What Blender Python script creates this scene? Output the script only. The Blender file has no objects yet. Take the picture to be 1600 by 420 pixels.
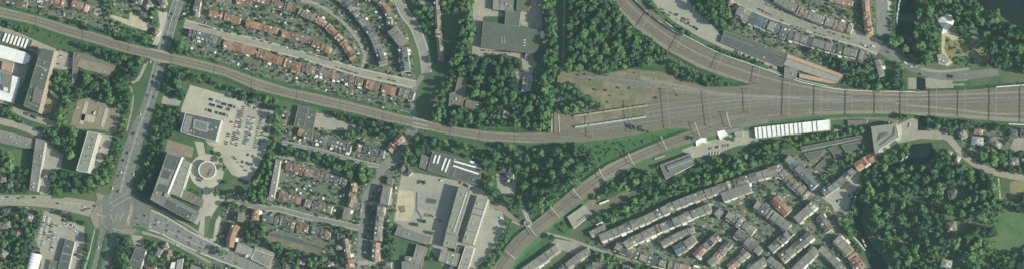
import bpy, math, random
import numpy as np
from mathutils import Vector, noise as mnoise

S = bpy.context.scene
R = random.Random(7)

# ------------------------------------------------------------------ camera, sky, sun, exposure
# aerial survey frame: camera looks straight down from 9 km, the picture is an off-axis crop of the frame
# 1 m on the ground = 1 photograph pixel; x = px - 800, y = 210 - py
NX, NY, H = 2300.0, 1350.0, 9000.0
cd = bpy.data.cameras.new('camera'); cam = bpy.data.objects.new('camera', cd); S.collection.objects.link(cam)
cam.location = (NX - 800, 210 - NY, H)
cd.sensor_fit = 'HORIZONTAL'; cd.sensor_width = 36; cd.lens = 36 * H / 1600.0
cd.shift_x = (800 - NX) / 1600.0; cd.shift_y = (NY - 210) / 1600.0
cd.clip_start = 10; cd.clip_end = 40000
S.camera = cam

SUN_EL, SUN_AZ = 33.0, math.atan2(0.97, -0.23)       # azimuth clockwise from +y
w = bpy.data.worlds.new('World'); S.world = w; w.use_nodes = True
nt = w.node_tree; bg = nt.nodes['Background']
sky = nt.nodes.new('ShaderNodeTexSky'); sky.sky_type = 'NISHITA'; sky.sun_disc = False
sky.sun_elevation = math.radians(SUN_EL); sky.sun_rotation = SUN_AZ; sky.dust_density = 2.0
nt.links.new(sky.outputs[0], bg.inputs[0]); bg.inputs[1].default_value = 0.078
ld = bpy.data.lights.new('sun', 'SUN'); ld.energy = 4.8; ld.angle = math.radians(0.53); ld.color = (1, .97, .78)
sun = bpy.data.objects.new('sun', ld); S.collection.objects.link(sun)
e = math.radians(SUN_EL)
sdir = Vector((math.sin(SUN_AZ) * math.cos(e), math.cos(SUN_AZ) * math.cos(e), math.sin(e)))
sun.rotation_euler = sdir.to_track_quat('Z', 'Y').to_euler(); sun.location = (0, 0, 500)
S.view_settings.view_transform = 'Standard'; S.view_settings.look = 'None'
S.view_settings.exposure = 0.72; S.view_settings.gamma = 1.0; S.view_settings.use_curve_mapping = False
S.cycles.max_bounces = 4; S.cycles.diffuse_bounces = 2; S.cycles.glossy_bounces = 2; S.cycles.volume_bounces = 0
S.cycles.use_denoising = False
S.cycles.filter_width = 1.6

# ------------------------------------------------------------------ helpers
COL = S.collection
def W(px, py, z=0.0):
    k = (H - z) / H
    return ((NX + (px - NX) * k) - 800, 210 - (NY + (py - NY) * k), z)

def ordn(n):
    ws = ['', 'first', 'second', 'third', 'fourth', 'fifth', 'sixth', 'seventh', 'eighth', 'ninth', 'tenth', 'eleventh',
          'twelfth', 'thirteenth', 'fourteenth', 'fifteenth', 'sixteenth', 'seventeenth', 'eighteenth', 'nineteenth', 'twentieth']
    if n <= 20: return ws[n]
    s = 'th' if 10 <= n % 100 <= 20 else {1: 'st', 2: 'nd', 3: 'rd'}.get(n % 10, 'th')
    return '%d%s' % (n, s)

MATS = {}
def nodes_of(m):
    m.use_nodes = True; t = m.node_tree
    return t, t.nodes['Principled BSDF']
def mat(name, c1, c2=None, scale=.25, detail=4, rough=.9, objvar=0.0, fine=0.0, stretch=None, hue=0, bump=0.0, spec=.2, c3=None, cut=.1):
    """procedural surface: two tones mixed by world-space noise, optional per-object variation and fine grain"""
    if name in MATS: return MATS[name]
    m = bpy.data.materials.new(name); t, b = nodes_of(m); N = t.nodes; L = t.links
    b.inputs['Roughness'].default_value = rough; b.inputs['Specular IOR Level'].default_value = spec
    c2 = c2 or tuple(x * .75 for x in c1)
    geo = N.new('ShaderNodeNewGeometry')
    vec = geo.outputs['Position']
    if stretch:
        mp = N.new('ShaderNodeMapping'); mp.inputs['Rotation'].default_value[2] = stretch[0]; mp.inputs['Scale'].default_value = (stretch[1], stretch[2], 1)
        L.new(vec, mp.inputs[0]); vec = mp.outputs[0]
    n1 = N.new('ShaderNodeTexNoise'); n1.inputs['Scale'].default_value = scale; n1.inputs['Detail'].default_value = detail
    n1.inputs['Roughness'].default_value = .62; L.new(vec, n1.inputs[0])
    r = N.new('ShaderNodeValToRGB'); r.color_ramp.elements[0].position = .5 - cut * 1.6; r.color_ramp.elements[1].position = .5 + cut * 1.6
    r.color_ramp.elements[0].color = (*c2, 1); r.color_ramp.elements[1].color = (*c1, 1)
    L.new(n1.outputs[0], r.inputs[0]); out = r.outputs[0]
    if c3:
        n3 = N.new('ShaderNodeTexNoise'); n3.inputs['Scale'].default_value = scale * .22; n3.inputs['Detail'].default_value = 3; L.new(vec, n3.inputs[0])
        r3 = N.new('ShaderNodeValToRGB'); r3.color_ramp.elements[0].position = .48; r3.color_ramp.elements[1].position = .62; L.new(n3.outputs[0], r3.inputs[0])
        mx = N.new('ShaderNodeMix'); mx.data_type = 'RGBA'; L.new(r3.outputs[0], mx.inputs[0]); L.new(out, mx.inputs[6]); mx.inputs[7].default_value = (*c3, 1)
        out = mx.outputs[2]
    if fine or objvar:
        hs = N.new('ShaderNodeHueSaturation'); L.new(out, hs.inputs['Color']); val = None
        if fine:
            n2 = N.new('ShaderNodeTexNoise'); n2.inputs['Scale'].default_value = 1.1; n2.inputs['Detail'].default_value = 2; L.new(geo.outputs['Position'], n2.inputs[0])
            mr = N.new('ShaderNodeMapRange'); mr.inputs[1].default_value = .3; mr.inputs[2].default_value = .7; mr.inputs[3].default_value = 1 - fine; mr.inputs[4].default_value = 1 + fine
            L.new(n2.outputs[0], mr.inputs[0]); val = mr.outputs[0]
        if objvar:
            oi = N.new('ShaderNodeObjectInfo'); m2 = N.new('ShaderNodeMapRange'); m2.inputs[3].default_value = 1 - objvar; m2.inputs[4].default_value = 1 + objvar
            L.new(oi.outputs['Random'], m2.inputs[0])
            if val:
                mm = N.new('ShaderNodeMath'); mm.operation = 'MULTIPLY'; L.new(val, mm.inputs[0]); L.new(m2.outputs[0], mm.inputs[1]); val = mm.outputs[0]
            else: val = m2.outputs[0]
            if hue:
                m3 = N.new('ShaderNodeMapRange'); m3.inputs[3].default_value = .5 - hue; m3.inputs[4].default_value = .5 + hue
                ml = N.new('ShaderNodeMath'); ml.operation = 'FRACT'; mk = N.new('ShaderNodeMath'); mk.operation = 'MULTIPLY'; mk.inputs[1].default_value = 7.31
                L.new(oi.outputs['Random'], mk.inputs[0]); L.new(mk.outputs[0], ml.inputs[0]); L.new(ml.outputs[0], m3.inputs[0]); L.new(m3.outputs[0], hs.inputs['Hue'])
        L.new(val, hs.inputs['Value']); out = hs.outputs[0]
    L.new(out, b.inputs['Base Color'])
    if bump:
        bp = N.new('ShaderNodeBump'); bp.inputs['Strength'].default_value = bump; bp.inputs['Distance'].default_value = .5
        L.new(n1.outputs[0], bp.inputs['Height']); L.new(bp.outputs[0], b.inputs['Normal'])
    MATS[name] = m
    return m

def leaf_mat(name, dark, mid, light):
    m = bpy.data.materials.new(name); t, b = nodes_of(m); N = t.nodes; L = t.links
    b.inputs['Roughness'].default_value = .75; b.inputs['Specular IOR Level'].default_value = .15
    oi = N.new('ShaderNodeObjectInfo'); at = N.new('ShaderNodeAttribute'); at.attribute_name = 'tone'
    g = N.new('ShaderNodeNewGeometry')
    a1 = N.new('ShaderNodeMath'); a1.operation = 'ADD'; L.new(oi.outputs['Random'], a1.inputs[0]); L.new(at.outputs['Fac'], a1.inputs[1])
    fr = N.new('ShaderNodeMath'); fr.operation = 'FRACT'; L.new(a1.outputs[0], fr.inputs[0])
    s = N.new('ShaderNodeMath'); s.operation = 'MULTIPLY_ADD'; s.inputs[1].default_value = .14
    L.new(g.outputs['Random Per Island'], s.inputs[0])
    k = N.new('ShaderNodeMath'); k.operation = 'MULTIPLY'; k.inputs[1].default_value = .78; L.new(fr.outputs[0], k.inputs[0]); L.new(k.outputs[0], s.inputs[2])
    r = N.new('ShaderNodeValToRGB'); cr = r.color_ramp; cr.elements[0].color = (*dark, 1); cr.elements[1].color = (*light, 1)
    el = cr.elements.new(.5); el.color = (*mid, 1); L.new(s.outputs[0], r.inputs[0]); L.new(r.outputs[0], b.inputs['Base Color'])
    MATS[name] = m; return m

def facade_mat(name, wall, glass=(.03, .04, .05), floor=3.1, bay=2.6, frac=.45):
    """wall with rows of windows: floors by height, bays along the wall (too far off to tell the panes apart)"""
    m = bpy.data.materials.new(name); t, b = nodes_of(m); N = t.nodes; L = t.links
    b.inputs['Roughness'].default_value = .8
    g = N.new('ShaderNodeNewGeometry'); sp = N.new('ShaderNodeSeparateXYZ'); L.new(g.outputs['Position'], sp.inputs[0])
    ad = N.new('ShaderNodeMath'); ad.operation = 'ADD'; L.new(sp.outputs[0], ad.inputs[0]); L.new(sp.outputs[1], ad.inputs[1])
    def band(src, per, f):
        a = N.new('ShaderNodeMath'); a.operation = 'DIVIDE'; L.new(src, a.inputs[0]); a.inputs[1].default_value = per
        c = N.new('ShaderNodeMath'); c.operation = 'FRACT'; L.new(a.outputs[0], c.inputs[0])
        d = N.new('ShaderNodeMath'); d.operation = 'LESS_THAN'; L.new(c.outputs[0], d.inputs[0]); d.inputs[1].default_value = f
        return d.outputs[0]
    mu = N.new('ShaderNodeMath'); mu.operation = 'MULTIPLY'; L.new(band(sp.outputs[2], floor, frac), mu.inputs[0]); L.new(band(ad.outputs[0], bay, .7), mu.inputs[1])
    n = N.new('ShaderNodeTexNoise'); n.inputs['Scale'].default_value = .4; L.new(g.outputs['Position'], n.inputs[0])
    r = N.new('ShaderNodeValToRGB'); r.color_ramp.elements[0].color = (*[x * .8 for x in wall], 1); r.color_ramp.elements[1].color = (*wall, 1); L.new(n.outputs[0], r.inputs[0])
    mx = N.new('ShaderNodeMix'); mx.data_type = 'RGBA'; L.new(mu.outputs[0], mx.inputs[0]); L.new(r.outputs[0], mx.inputs[6]); mx.inputs[7].default_value = (*glass, 1)
    L.new(mx.outputs[2], b.inputs['Base Color']); MATS[name] = m; return m

def mobj(name, verts, faces, mats, parent=None, midx=None, origin=(0, 0, 0), smooth=False):
    me = bpy.data.meshes.new(name)
    if origin != (0, 0, 0): verts = [(v[0] - origin[0], v[1] - origin[1], v[2] - origin[2]) for v in verts]
    me.from_pydata(verts, [], faces)
    for m in (mats if isinstance(mats, (list, tuple)) else [mats]): me.materials.append(MATS[m] if isinstance(m, str) else m)
    if midx is not None: me.polygons.foreach_set('material_index', midx)
    if smooth: me.polygons.foreach_set('use_smooth', [True] * len(me.polygons))
    o = bpy.data.objects.new(name, me); COL.objects.link(o)
    if parent is not None: o.parent = parent
    elif origin != (0, 0, 0): o.location = origin
    return o
SHORT = [('from the left', 'from left'), ('from the top', 'from top'), ('from the bottom', 'from bottom'), ('in the dense wood between the path and the northern curve', 'in the northern wood'), ('at the top edge of the office car park', 'topping the office lot'),
  ('office car park', 'office lot'), ('in the double row at the middle of', 'in the middle double row of'), ('in the first row left of the bend of', 'in the first inner row of'), ('in the row of shaded bays by', 'in the bays by'), ('of the brick street by the main road', 'of the upper brick street'),
  ('street along the northern curve', 'northern curve street'), ('in the row cut by the top edge left of the brown terrace', 'in the cut row left of the brown terrace'), ('in the small row at the top edge by the tall orange row', 'in the top-edge row by the tall orange row'),
  ('in the orange tower end of the tall row by the quay road', 'in the orange tower end by the quay road'), ('garden shed', 'shed'), ('in the ', 'in '), ('of the ', 'of '), ('by the ', 'by '), ('at the ', 'at ')]
def tag(o, label=None, cat=None, group=None, kind=None):
    for a, b in SHORT:
        if label and len(label.split()) > 16: label = label.replace(a, b)
    if label: o['label'] = label
    if cat: o['category'] = cat
    if group: o['group'] = group
    if kind: o['kind'] = kind
    return o
def empty(name, loc):
    o = bpy.data.objects.new(name, None); COL.objects.link(o); o.location = loc; o.empty_display_size = 1
    return o

def area(p): return .5 * sum(p[i - 1][0] * p[i][1] - p[i][0] * p[i - 1][1] for i in range(len(p)))
def ccw(p): return list(p) if area(p) > 0 else list(p)[::-1]
def offset(p, d):
    """CCW polygon moved outward by d"""
    n = len(p); out = []
    for i in range(n):
        a, b, c = Vector(p[i - 1][:2]), Vector(p[i][:2]), Vector(p[(i + 1) % n][:2])
        e1 = (b - a).normalized(); e2 = (c - b).normalized()
        n1 = Vector((e1.y, -e1.x)); n2 = Vector((e2.y, -e2.x)); m = n1 + n2
        if m.length < 1e-4: m = n1
        m.normalize(); k = d / max(.45, m.dot(n1)); out.append((b.x + m.x * k, b.y + m.y * k))
    return out
def smooth_path(p, step=6.0):
    p = [Vector((float(a), float(b))) for a, b in p]; out = []
    for i in range(len(p) - 1):
        p0 = p[max(i - 1, 0)]; p1 = p[i]; p2 = p[i + 1]; p3 = p[min(i + 2, len(p) - 1)]
        n = max(1, int((p2 - p1).length / step))
        for j in range(n):
            t = j / n
            out.append(.5 * ((2 * p1) + (-p0 + p2) * t + (2 * p0 - 5 * p1 + 4 * p2 - p3) * t * t + (-p0 + 3 * p1 - 3 * p2 + p3) * t ** 3))
    out.append(p[-1]); return [(v.x, v.y) for v in out]
def resample(p, n):
    p = [Vector(q) for q in p]; L = [0]
    for a, b in zip(p, p[1:]): L.append(L[-1] + (b - a).length)
    out = []; j = 0
    for i in range(n + 1):
        s = L[-1] * i / n
        while j < len(p) - 2 and L[j + 1] < s: j += 1
        d = L[j + 1] - L[j]; out.append(p[j].lerp(p[j + 1], (s - L[j]) / d if d else 0))
    return out, L[-1]
def plen(p): return sum(math.dist(a, b) for a, b in zip(p, p[1:]))
def normals(p):
    out = []
    for i in range(len(p)):
        t = Vector(p[min(i + 1, len(p) - 1)]) - Vector(p[max(i - 1, 0)]); t.normalize(); out.append(Vector((-t.y, t.x)))
    return out
def off_path(p, d):
    return [(Vector(a) + n * d)[:] for a, n in zip(p, normals(p))]

# occupancy map of the ground, one cell per metre, so that plants and cars stay off roofs and rails
OX, OY = 60, 60
OCC = np.zeros((540, 1720), np.uint8)        # bits: 1 building, 2 road or paving, 4 rail, 8 water, 16 wide road
def inside(poly, X, Y):
    c = np.zeros(X.shape, bool); n = len(poly)
    for i in range(n):
        x1, y1 = poly[i - 1][:2]; x2, y2 = poly[i][:2]
        if y1 == y2: continue
        k = ((y1 > Y) != (y2 > Y)) & (X < (x2 - x1) * (Y - y1) / (y2 - y1) + x1); c ^= k
    return c
def occ(poly_px, bit):
    xs = [p[0] for p in poly_px]; ys = [p[1] for p in poly_px]
    x0, x1 = max(int(min(xs)) - 1 + OX, 0), min(int(max(xs)) + 2 + OX, 1720); y0, y1 = max(int(min(ys)) - 1 + OY, 0), min(int(max(ys)) + 2 + OY, 540)
    if x1 <= x0 or y1 <= y0: return
    Y, X = np.mgrid[y0:y1, x0:x1]; k = inside(poly_px, X - OX + .5, Y - OY + .5); OCC[y0:y1, x0:x1][k] |= bit
def occ_at(px, py, r=0):
    x, y = int(px) + OX, int(py) + OY
    if not (0 <= x < 1720 and 0 <= y < 540): return 0
    if not r: return int(OCC[y, x])
    return int(np.bitwise_or.reduce(OCC[max(y - r, 0):y + r + 1, max(x - r, 0):x + r + 1].ravel()))
def to_px(v): return (v[0] + 800, 210 - v[1])

def sheet(name, poly, m, z, bit=2, kind='structure', parent=None):
    v = ccw([W(a, b)[:2] for a, b in poly]); occ(poly, bit)
    o = mobj(name, [(a, b, z) for a, b in v], [list(range(len(v)))], m, parent)
    if parent is None: tag(o, kind=kind)
    return o
def ribbon(name, path, width, m, z, bit=2, kerb=None, parent=None, kind='structure', thick=0):
    sp = smooth_path(path); n = len(sp)
    if isinstance(width, (tuple, list)):
        wd = [np.interp(i / (n - 1), np.linspace(0, 1, len(width)), width) for i in range(n)]
    else: wd = [width] * n
    nr = normals(sp); L_ = [(sp[i][0] + nr[i].x * wd[i] / 2, sp[i][1] + nr[i].y * wd[i] / 2) for i in range(n)]
    R_ = [(sp[i][0] - nr[i].x * wd[i] / 2, sp[i][1] - nr[i].y * wd[i] / 2) for i in range(n)]
    vs = [(*W(*a)[:2], z) for a in L_] + [(*W(*a)[:2], z) for a in R_]
    fs = [(i, i + 1, n + i + 1, n + i) for i in range(n - 1)]
    if thick:
        k = 2 * n; vs += [(a, b, z - thick) for a, b, _ in vs]
        fs += [(i + 1, i, k + i, k + i + 1) for i in range(n - 1)] + [(n + i, n + i + 1, k + n + i + 1, k + n + i) for i in range(n - 1)] + [(0, n, k + n, k), (n - 1, k + n - 1, k + 2 * n - 1, 2 * n - 1)]
    o = mobj(name, vs, fs, m, parent)
    if parent is None and kind: tag(o, kind=kind)
    if bit:
        for i in range(n - 1): occ([L_[i], L_[i + 1], R_[i + 1], R_[i]], bit)
    return o
def box_faces(vs, fs, c, sx, sy, z0, z1, ang=0, taper=1.0):
    ca, sa = math.cos(ang), math.sin(ang); k = len(vs)
    for z, t in ((z0, 1), (z1, taper)):
        for a, b in ((-1, -1), (1, -1), (1, 1), (-1, 1)):
            x, y = a * sx / 2 * t, b * sy / 2 * t; vs.append((c[0] + x * ca - y * sa, c[1] + x * sa + y * ca, z))
    fs += [(k, k + 3, k + 2, k + 1), (k + 4, k + 5, k + 6, k + 7)] + [(k + i, k + (i + 1) % 4, k + 4 + (i + 1) % 4, k + 4 + i) for i in range(4)]
def box(name, c, sx, sy, z0, z1, m, ang=0, parent=None, origin=(0, 0, 0), taper=1.0):
    vs, fs = [], []; box_faces(vs, fs, c, sx, sy, z0, z1, ang, taper)
    return mobj(name, vs, fs, m, parent, origin=origin)

# ------------------------------------------------------------------ materials
mat('grass', (.075, .125, .06), (.048, .088, .046), .06, 5, fine=.3, c3=(.1, .13, .07))
mat('lawn', (.098, .162, .07), (.062, .115, .052), .04, 6, fine=.18, c3=(.11, .15, .075))
mat('verge', (.062, .135, .055), (.042, .098, .042), .12, 5, fine=.25)
mat('drygrass', (.24, .21, .12), (.17, .17, .085), .12, 5, fine=.2)
mat('garden', (.2, .2, .165), (.055, .085, .052), .3, 6, fine=.5, c3=(.11, .135, .09), cut=.07)
mat('asphalt', (.165, .175, .16), (.13, .138, .128), .05, 6, fine=.12, c3=(.19, .19, .165))
mat('asphalt_main', (.175, .185, .168), (.125, .134, .124), .5, 5, fine=.12, stretch=(math.radians(-73), .03, 1.0), cut=.12)
mat('road_light', (.27, .262, .23), (.21, .206, .184), .08, 6, fine=.12)
mat('road_grey', (.205, .21, .2), (.165, .17, .165), .07, 6, fine=.1)
mat('brick_paving', (.31, .29, .245), (.245, .23, .195), .1, 6, fine=.14)
mat('sidewalk', (.46, .445, .385), (.35, .34, .295), .15, 6, fine=.14)
mat('concrete', (.34, .325, .275), (.265, .255, .22), .06, 7, fine=.14)
mat('plaza', (.43, .405, .335), (.355, .34, .285), .07, 7, fine=.12, c3=(.32, .305, .26))
mat('sand', (.5, .44, .32), (.38, .335, .245), .09, 6, fine=.12)
mat('tan_ground', (.235, .2, .145), (.14, .132, .095), .08, 9, fine=.22, c3=(.125, .14, .085), cut=.08)
mat('red_path', (.265, .225, .185), (.215, .185, .155), .15, 5, fine=.1)
mat('brown_ground', (.26, .215, .165), (.2, .175, .135), .09, 6, fine=.15)
mat('dark_paving', (.1, .105, .105), (.075, .08, .08), .1, 5, fine=.1)
mat('ballast', (.2, .178, .145), (.15, .138, .112), .04, 8, fine=.14, c3=(.225, .205, .162))
mat('ballast_dark', (.135, .122, .104), (.1, .092, .08), .2, 5, fine=.12)
mat('ballast_light', (.25, .225, .18), (.2, .18, .145), .2, 5, fine=.12)
mat('ballast_grey', (.17, .17, .165), (.13, .13, .13), .2, 5, fine=.1)
mat('ballast_main', (.195, .168, .13), (.118, .106, .086), .35, 6, fine=.14, stretch=(0, .05, 1.0), cut=.13, c3=(.165, .155, .115))
mat('rail_steel', (.36, .33, .29), (.26, .235, .2), .5, rough=.45)
mat('paint_white', (.75, .75, .72), (.6, .6, .57), .6, rough=.7)
mat('water', (.012, .018, .02), (.008, .014, .016), .02, 3, rough=.2, spec=.15)
mat('white_roof', (.78, .78, .76), (.66, .67, .66), .15, 5, fine=.04)
mat('white_wall', (.62, .6, .54), (.5, .48, .43), .3, 4, objvar=.12)
mat('cream_wall', (.5, .43, .33), (.4, .34, .26), .3, 4, objvar=.15)
mat('brick_wall', (.26, .16, .11), (.2, .125, .09), .4, 4, objvar=.2)
mat('metal_grey', (.4, .41, .41), (.3, .31, .31), .4, rough=.5)
mat('metal_white', (.72, .72, .68), (.58, .58, .55), .5, rough=.5)
mat('metal_dark', (.06, .065, .065), (.045, .05, .05), .5, rough=.6)
mat('roof_slate', (.115, .13, .135), (.085, .095, .1), .35, 5, fine=.22, objvar=.28, hue=.02)
mat('roof_blue', (.1, .125, .145), (.07, .09, .11), .35, 5, fine=.22, objvar=.25, hue=.02)
mat('roof_grey', (.215, .208, .185), (.155, .152, .138), .3, 5, fine=.2, objvar=.28, hue=.02)
mat('roof_taupe', (.215, .19, .16), (.165, .148, .125), .3, 5, fine=.18, objvar=.22, hue=.02)
mat('roof_brown', (.2, .145, .11), (.145, .11, .085), .3, 5, fine=.2, objvar=.25, hue=.02)
mat('roof_red', (.29, .15, .105), (.2, .11, .082), .3, 5, fine=.2, objvar=.22, hue=.02)
mat('roof_orange', (.35, .195, .13), (.25, .145, .1), .3, 5, fine=.2, objvar=.22, hue=.02)
mat('roof_pink', (.32, .21, .165), (.24, .165, .135), .3, 5, fine=.2, objvar=.22, hue=.02)
mat('flat_green', (.1, .12, .1), (.085, .1, .086), .06, 5, fine=.06, c3=(.115, .13, .11))
mat('flat_dark', (.1, .112, .112), (.078, .088, .09), .1, 6, fine=.09)
mat('flat_grey', (.19, .19, .178), (.145, .147, .14), .16, 7, fine=.14, c3=(.225, .22, .2))
mat('flat_light', (.3, .29, .255), (.23, .225, .2), .16, 7, fine=.14)
mat('flat_taupe', (.17, .155, .14), (.135, .125, .115), .15, 6, fine=.09)
mat('flat_greygreen', (.24, .25, .215), (.2, .21, .185), .12, 5, fine=.06)
mat('terracotta', (.45, .3, .22), (.36, .24, .18), .2, 5, fine=.12)
mat('solar', (.035, .05, .075), (.028, .04, .06), .5, rough=.3)
mat('glass_roof', (.16, .2, .2), (.12, .155, .16), .3, rough=.25)
mat('green_metal', (.34, .42, .33), (.28, .36, .28), .3, rough=.6)
mat('wood', (.2, .15, .1), (.14, .11, .075), .6, objvar=.3)
mat('bark', (.09, .07, .05), (.06, .05, .035), 1.2)
leaf_mat('leaf', (.036, .085, .04), (.066, .138, .058), (.104, .19, .076))
leaf_mat('leaf_light', (.07, .14, .055), (.1, .18, .066), (.14, .225, .08))
leaf_mat('leaf_dark', (.022, .052, .034), (.036, .082, .046), (.056, .115, .06))
facade_mat('facade_pink', (.55, .44, .36)); facade_mat('facade_white', (.66, .65, .6)); facade_mat('facade_grey', (.34, .34, .32))
facade_mat('facade_brick', (.28, .19, .14)); facade_mat('facade_red', (.45, .13, .07), frac=.3)

# ------------------------------------------------------------------ the ground
g = 7000
tag(mobj('ground', [(-g, -g, -.06), (g, -g, -.06), (g, g, -.06), (-g, g, -.06)], [(0, 1, 2, 3)], 'grass'), kind='structure')
GARDENS = [
 [(290, -20), (620, -20), (650, 120), (648, 182), (400, 117), (283, 84)], [(-20, -20), (268, -20), (245, 70), (130, 42), (-20, 6)],
 [(430, 165), (640, 215), (640, 260), (585, 430), (330, 430), (350, 320), (400, 300), (440, 230)],
 [(890, 430), (905, 385), (1220, 245), (1300, 234), (1375, 240), (1290, 310), (1350, 430)],
 [(1130, -20), (1366, -20), (1370, 120), (1300, 126), (1130, 40)], [(-20, 320), (110, 328), (92, 430), (-20, 430)],
 [(195, 366), (345, 415), (350, 430), (190, 430)], [(1480, 196), (1620, 202), (1620, 268), (1520, 246)], [(1405, 198), (1480, 198), (1480, 212)]]
for i, p in enumerate(GARDENS): sheet('garden_ground', p, 'garden', -.03 + i * .001, bit=0)
LAWNS = [
 ('lawn', [(0, 228), (42, 236), (40, 268), (0, 266)], 'lawn'), ('lawn', [(1540, 330), (1560, 310), (1580, 325), (1620, 330), (1620, 430), (1528, 430), (1530, 380), (1555, 355)], 'lawn'),
 ('lawn', [(1578, 284), (1601, 279), (1620, 290), (1600, 300), (1578, 308)], 'drygrass'),
 ('field', [(176, 15), (186, 9), (204, 18), (202, 31), (173, 23)], 'lawn'), ('verge', [(182, 40), (240, 50), (240, 78), (190, 62)], 'verge'),
 ('lawn', [(1470, 58), (1545, 55), (1545, 105), (1480, 103)], 'drygrass'), ('lawn', [(1490, 88), (1512, 88), (1530, 104), (1488, 104)], 'lawn'),
 ('verge', [(880, 228), (1045, 200), (1105, 185), (1100, 200), (1000, 232), (935, 262), (880, 310), (850, 335), (850, 250)], 'verge'),
 ('verge', [(832, 358), (862, 332), (886, 345), (892, 360), (850, 362)], 'verge'), ('verge', [(862, 372), (832, 385), (790, 425), (812, 425)], 'verge'),
 ('verge', [(780, 352), (825, 362), (770, 420), (742, 425)], 'verge'), ('court_lawn', [(836, 50), (860, 50), (860, 72), (842, 76)], 'drygrass'),
 ('lawn', [(62, 150), (85, 158), (80, 175), (64, 178)], 'drygrass')]
for i, (n, p, m) in enumerate(LAWNS): sheet(n, p, m, .0 + i * .002, bit=0)

WATER = [[(1401, -20), (1432, -20), (1432, 20), (1428, 40), (1431, 70), (1442, 92), (1420, 92), (1400, 70), (1400, 40)],
 [(1515, -20), (1620, -20), (1620, 46), (1580, 37), (1560, 22), (1530, 8)], 
 [(1432, 120), (1446, 124), (1447, 150), (1448, 205), (1434, 205), (1432, 150)],
 [(1425, 225), (1455, 222), (1462, 240), (1448, 256), (1416, 258), (1394, 271), (1372, 286), (1355, 304), (1349, 330), (1347, 350), (1361, 380), (1387, 410), (1391, 430), (1365, 430),
  (1352, 395), (1338, 372), (1334, 340), (1338, 305), (1372, 264), (1410, 242)]]
for i, p in enumerate(WATER): sheet('canal', p, 'water', .035, bit=8)

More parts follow.
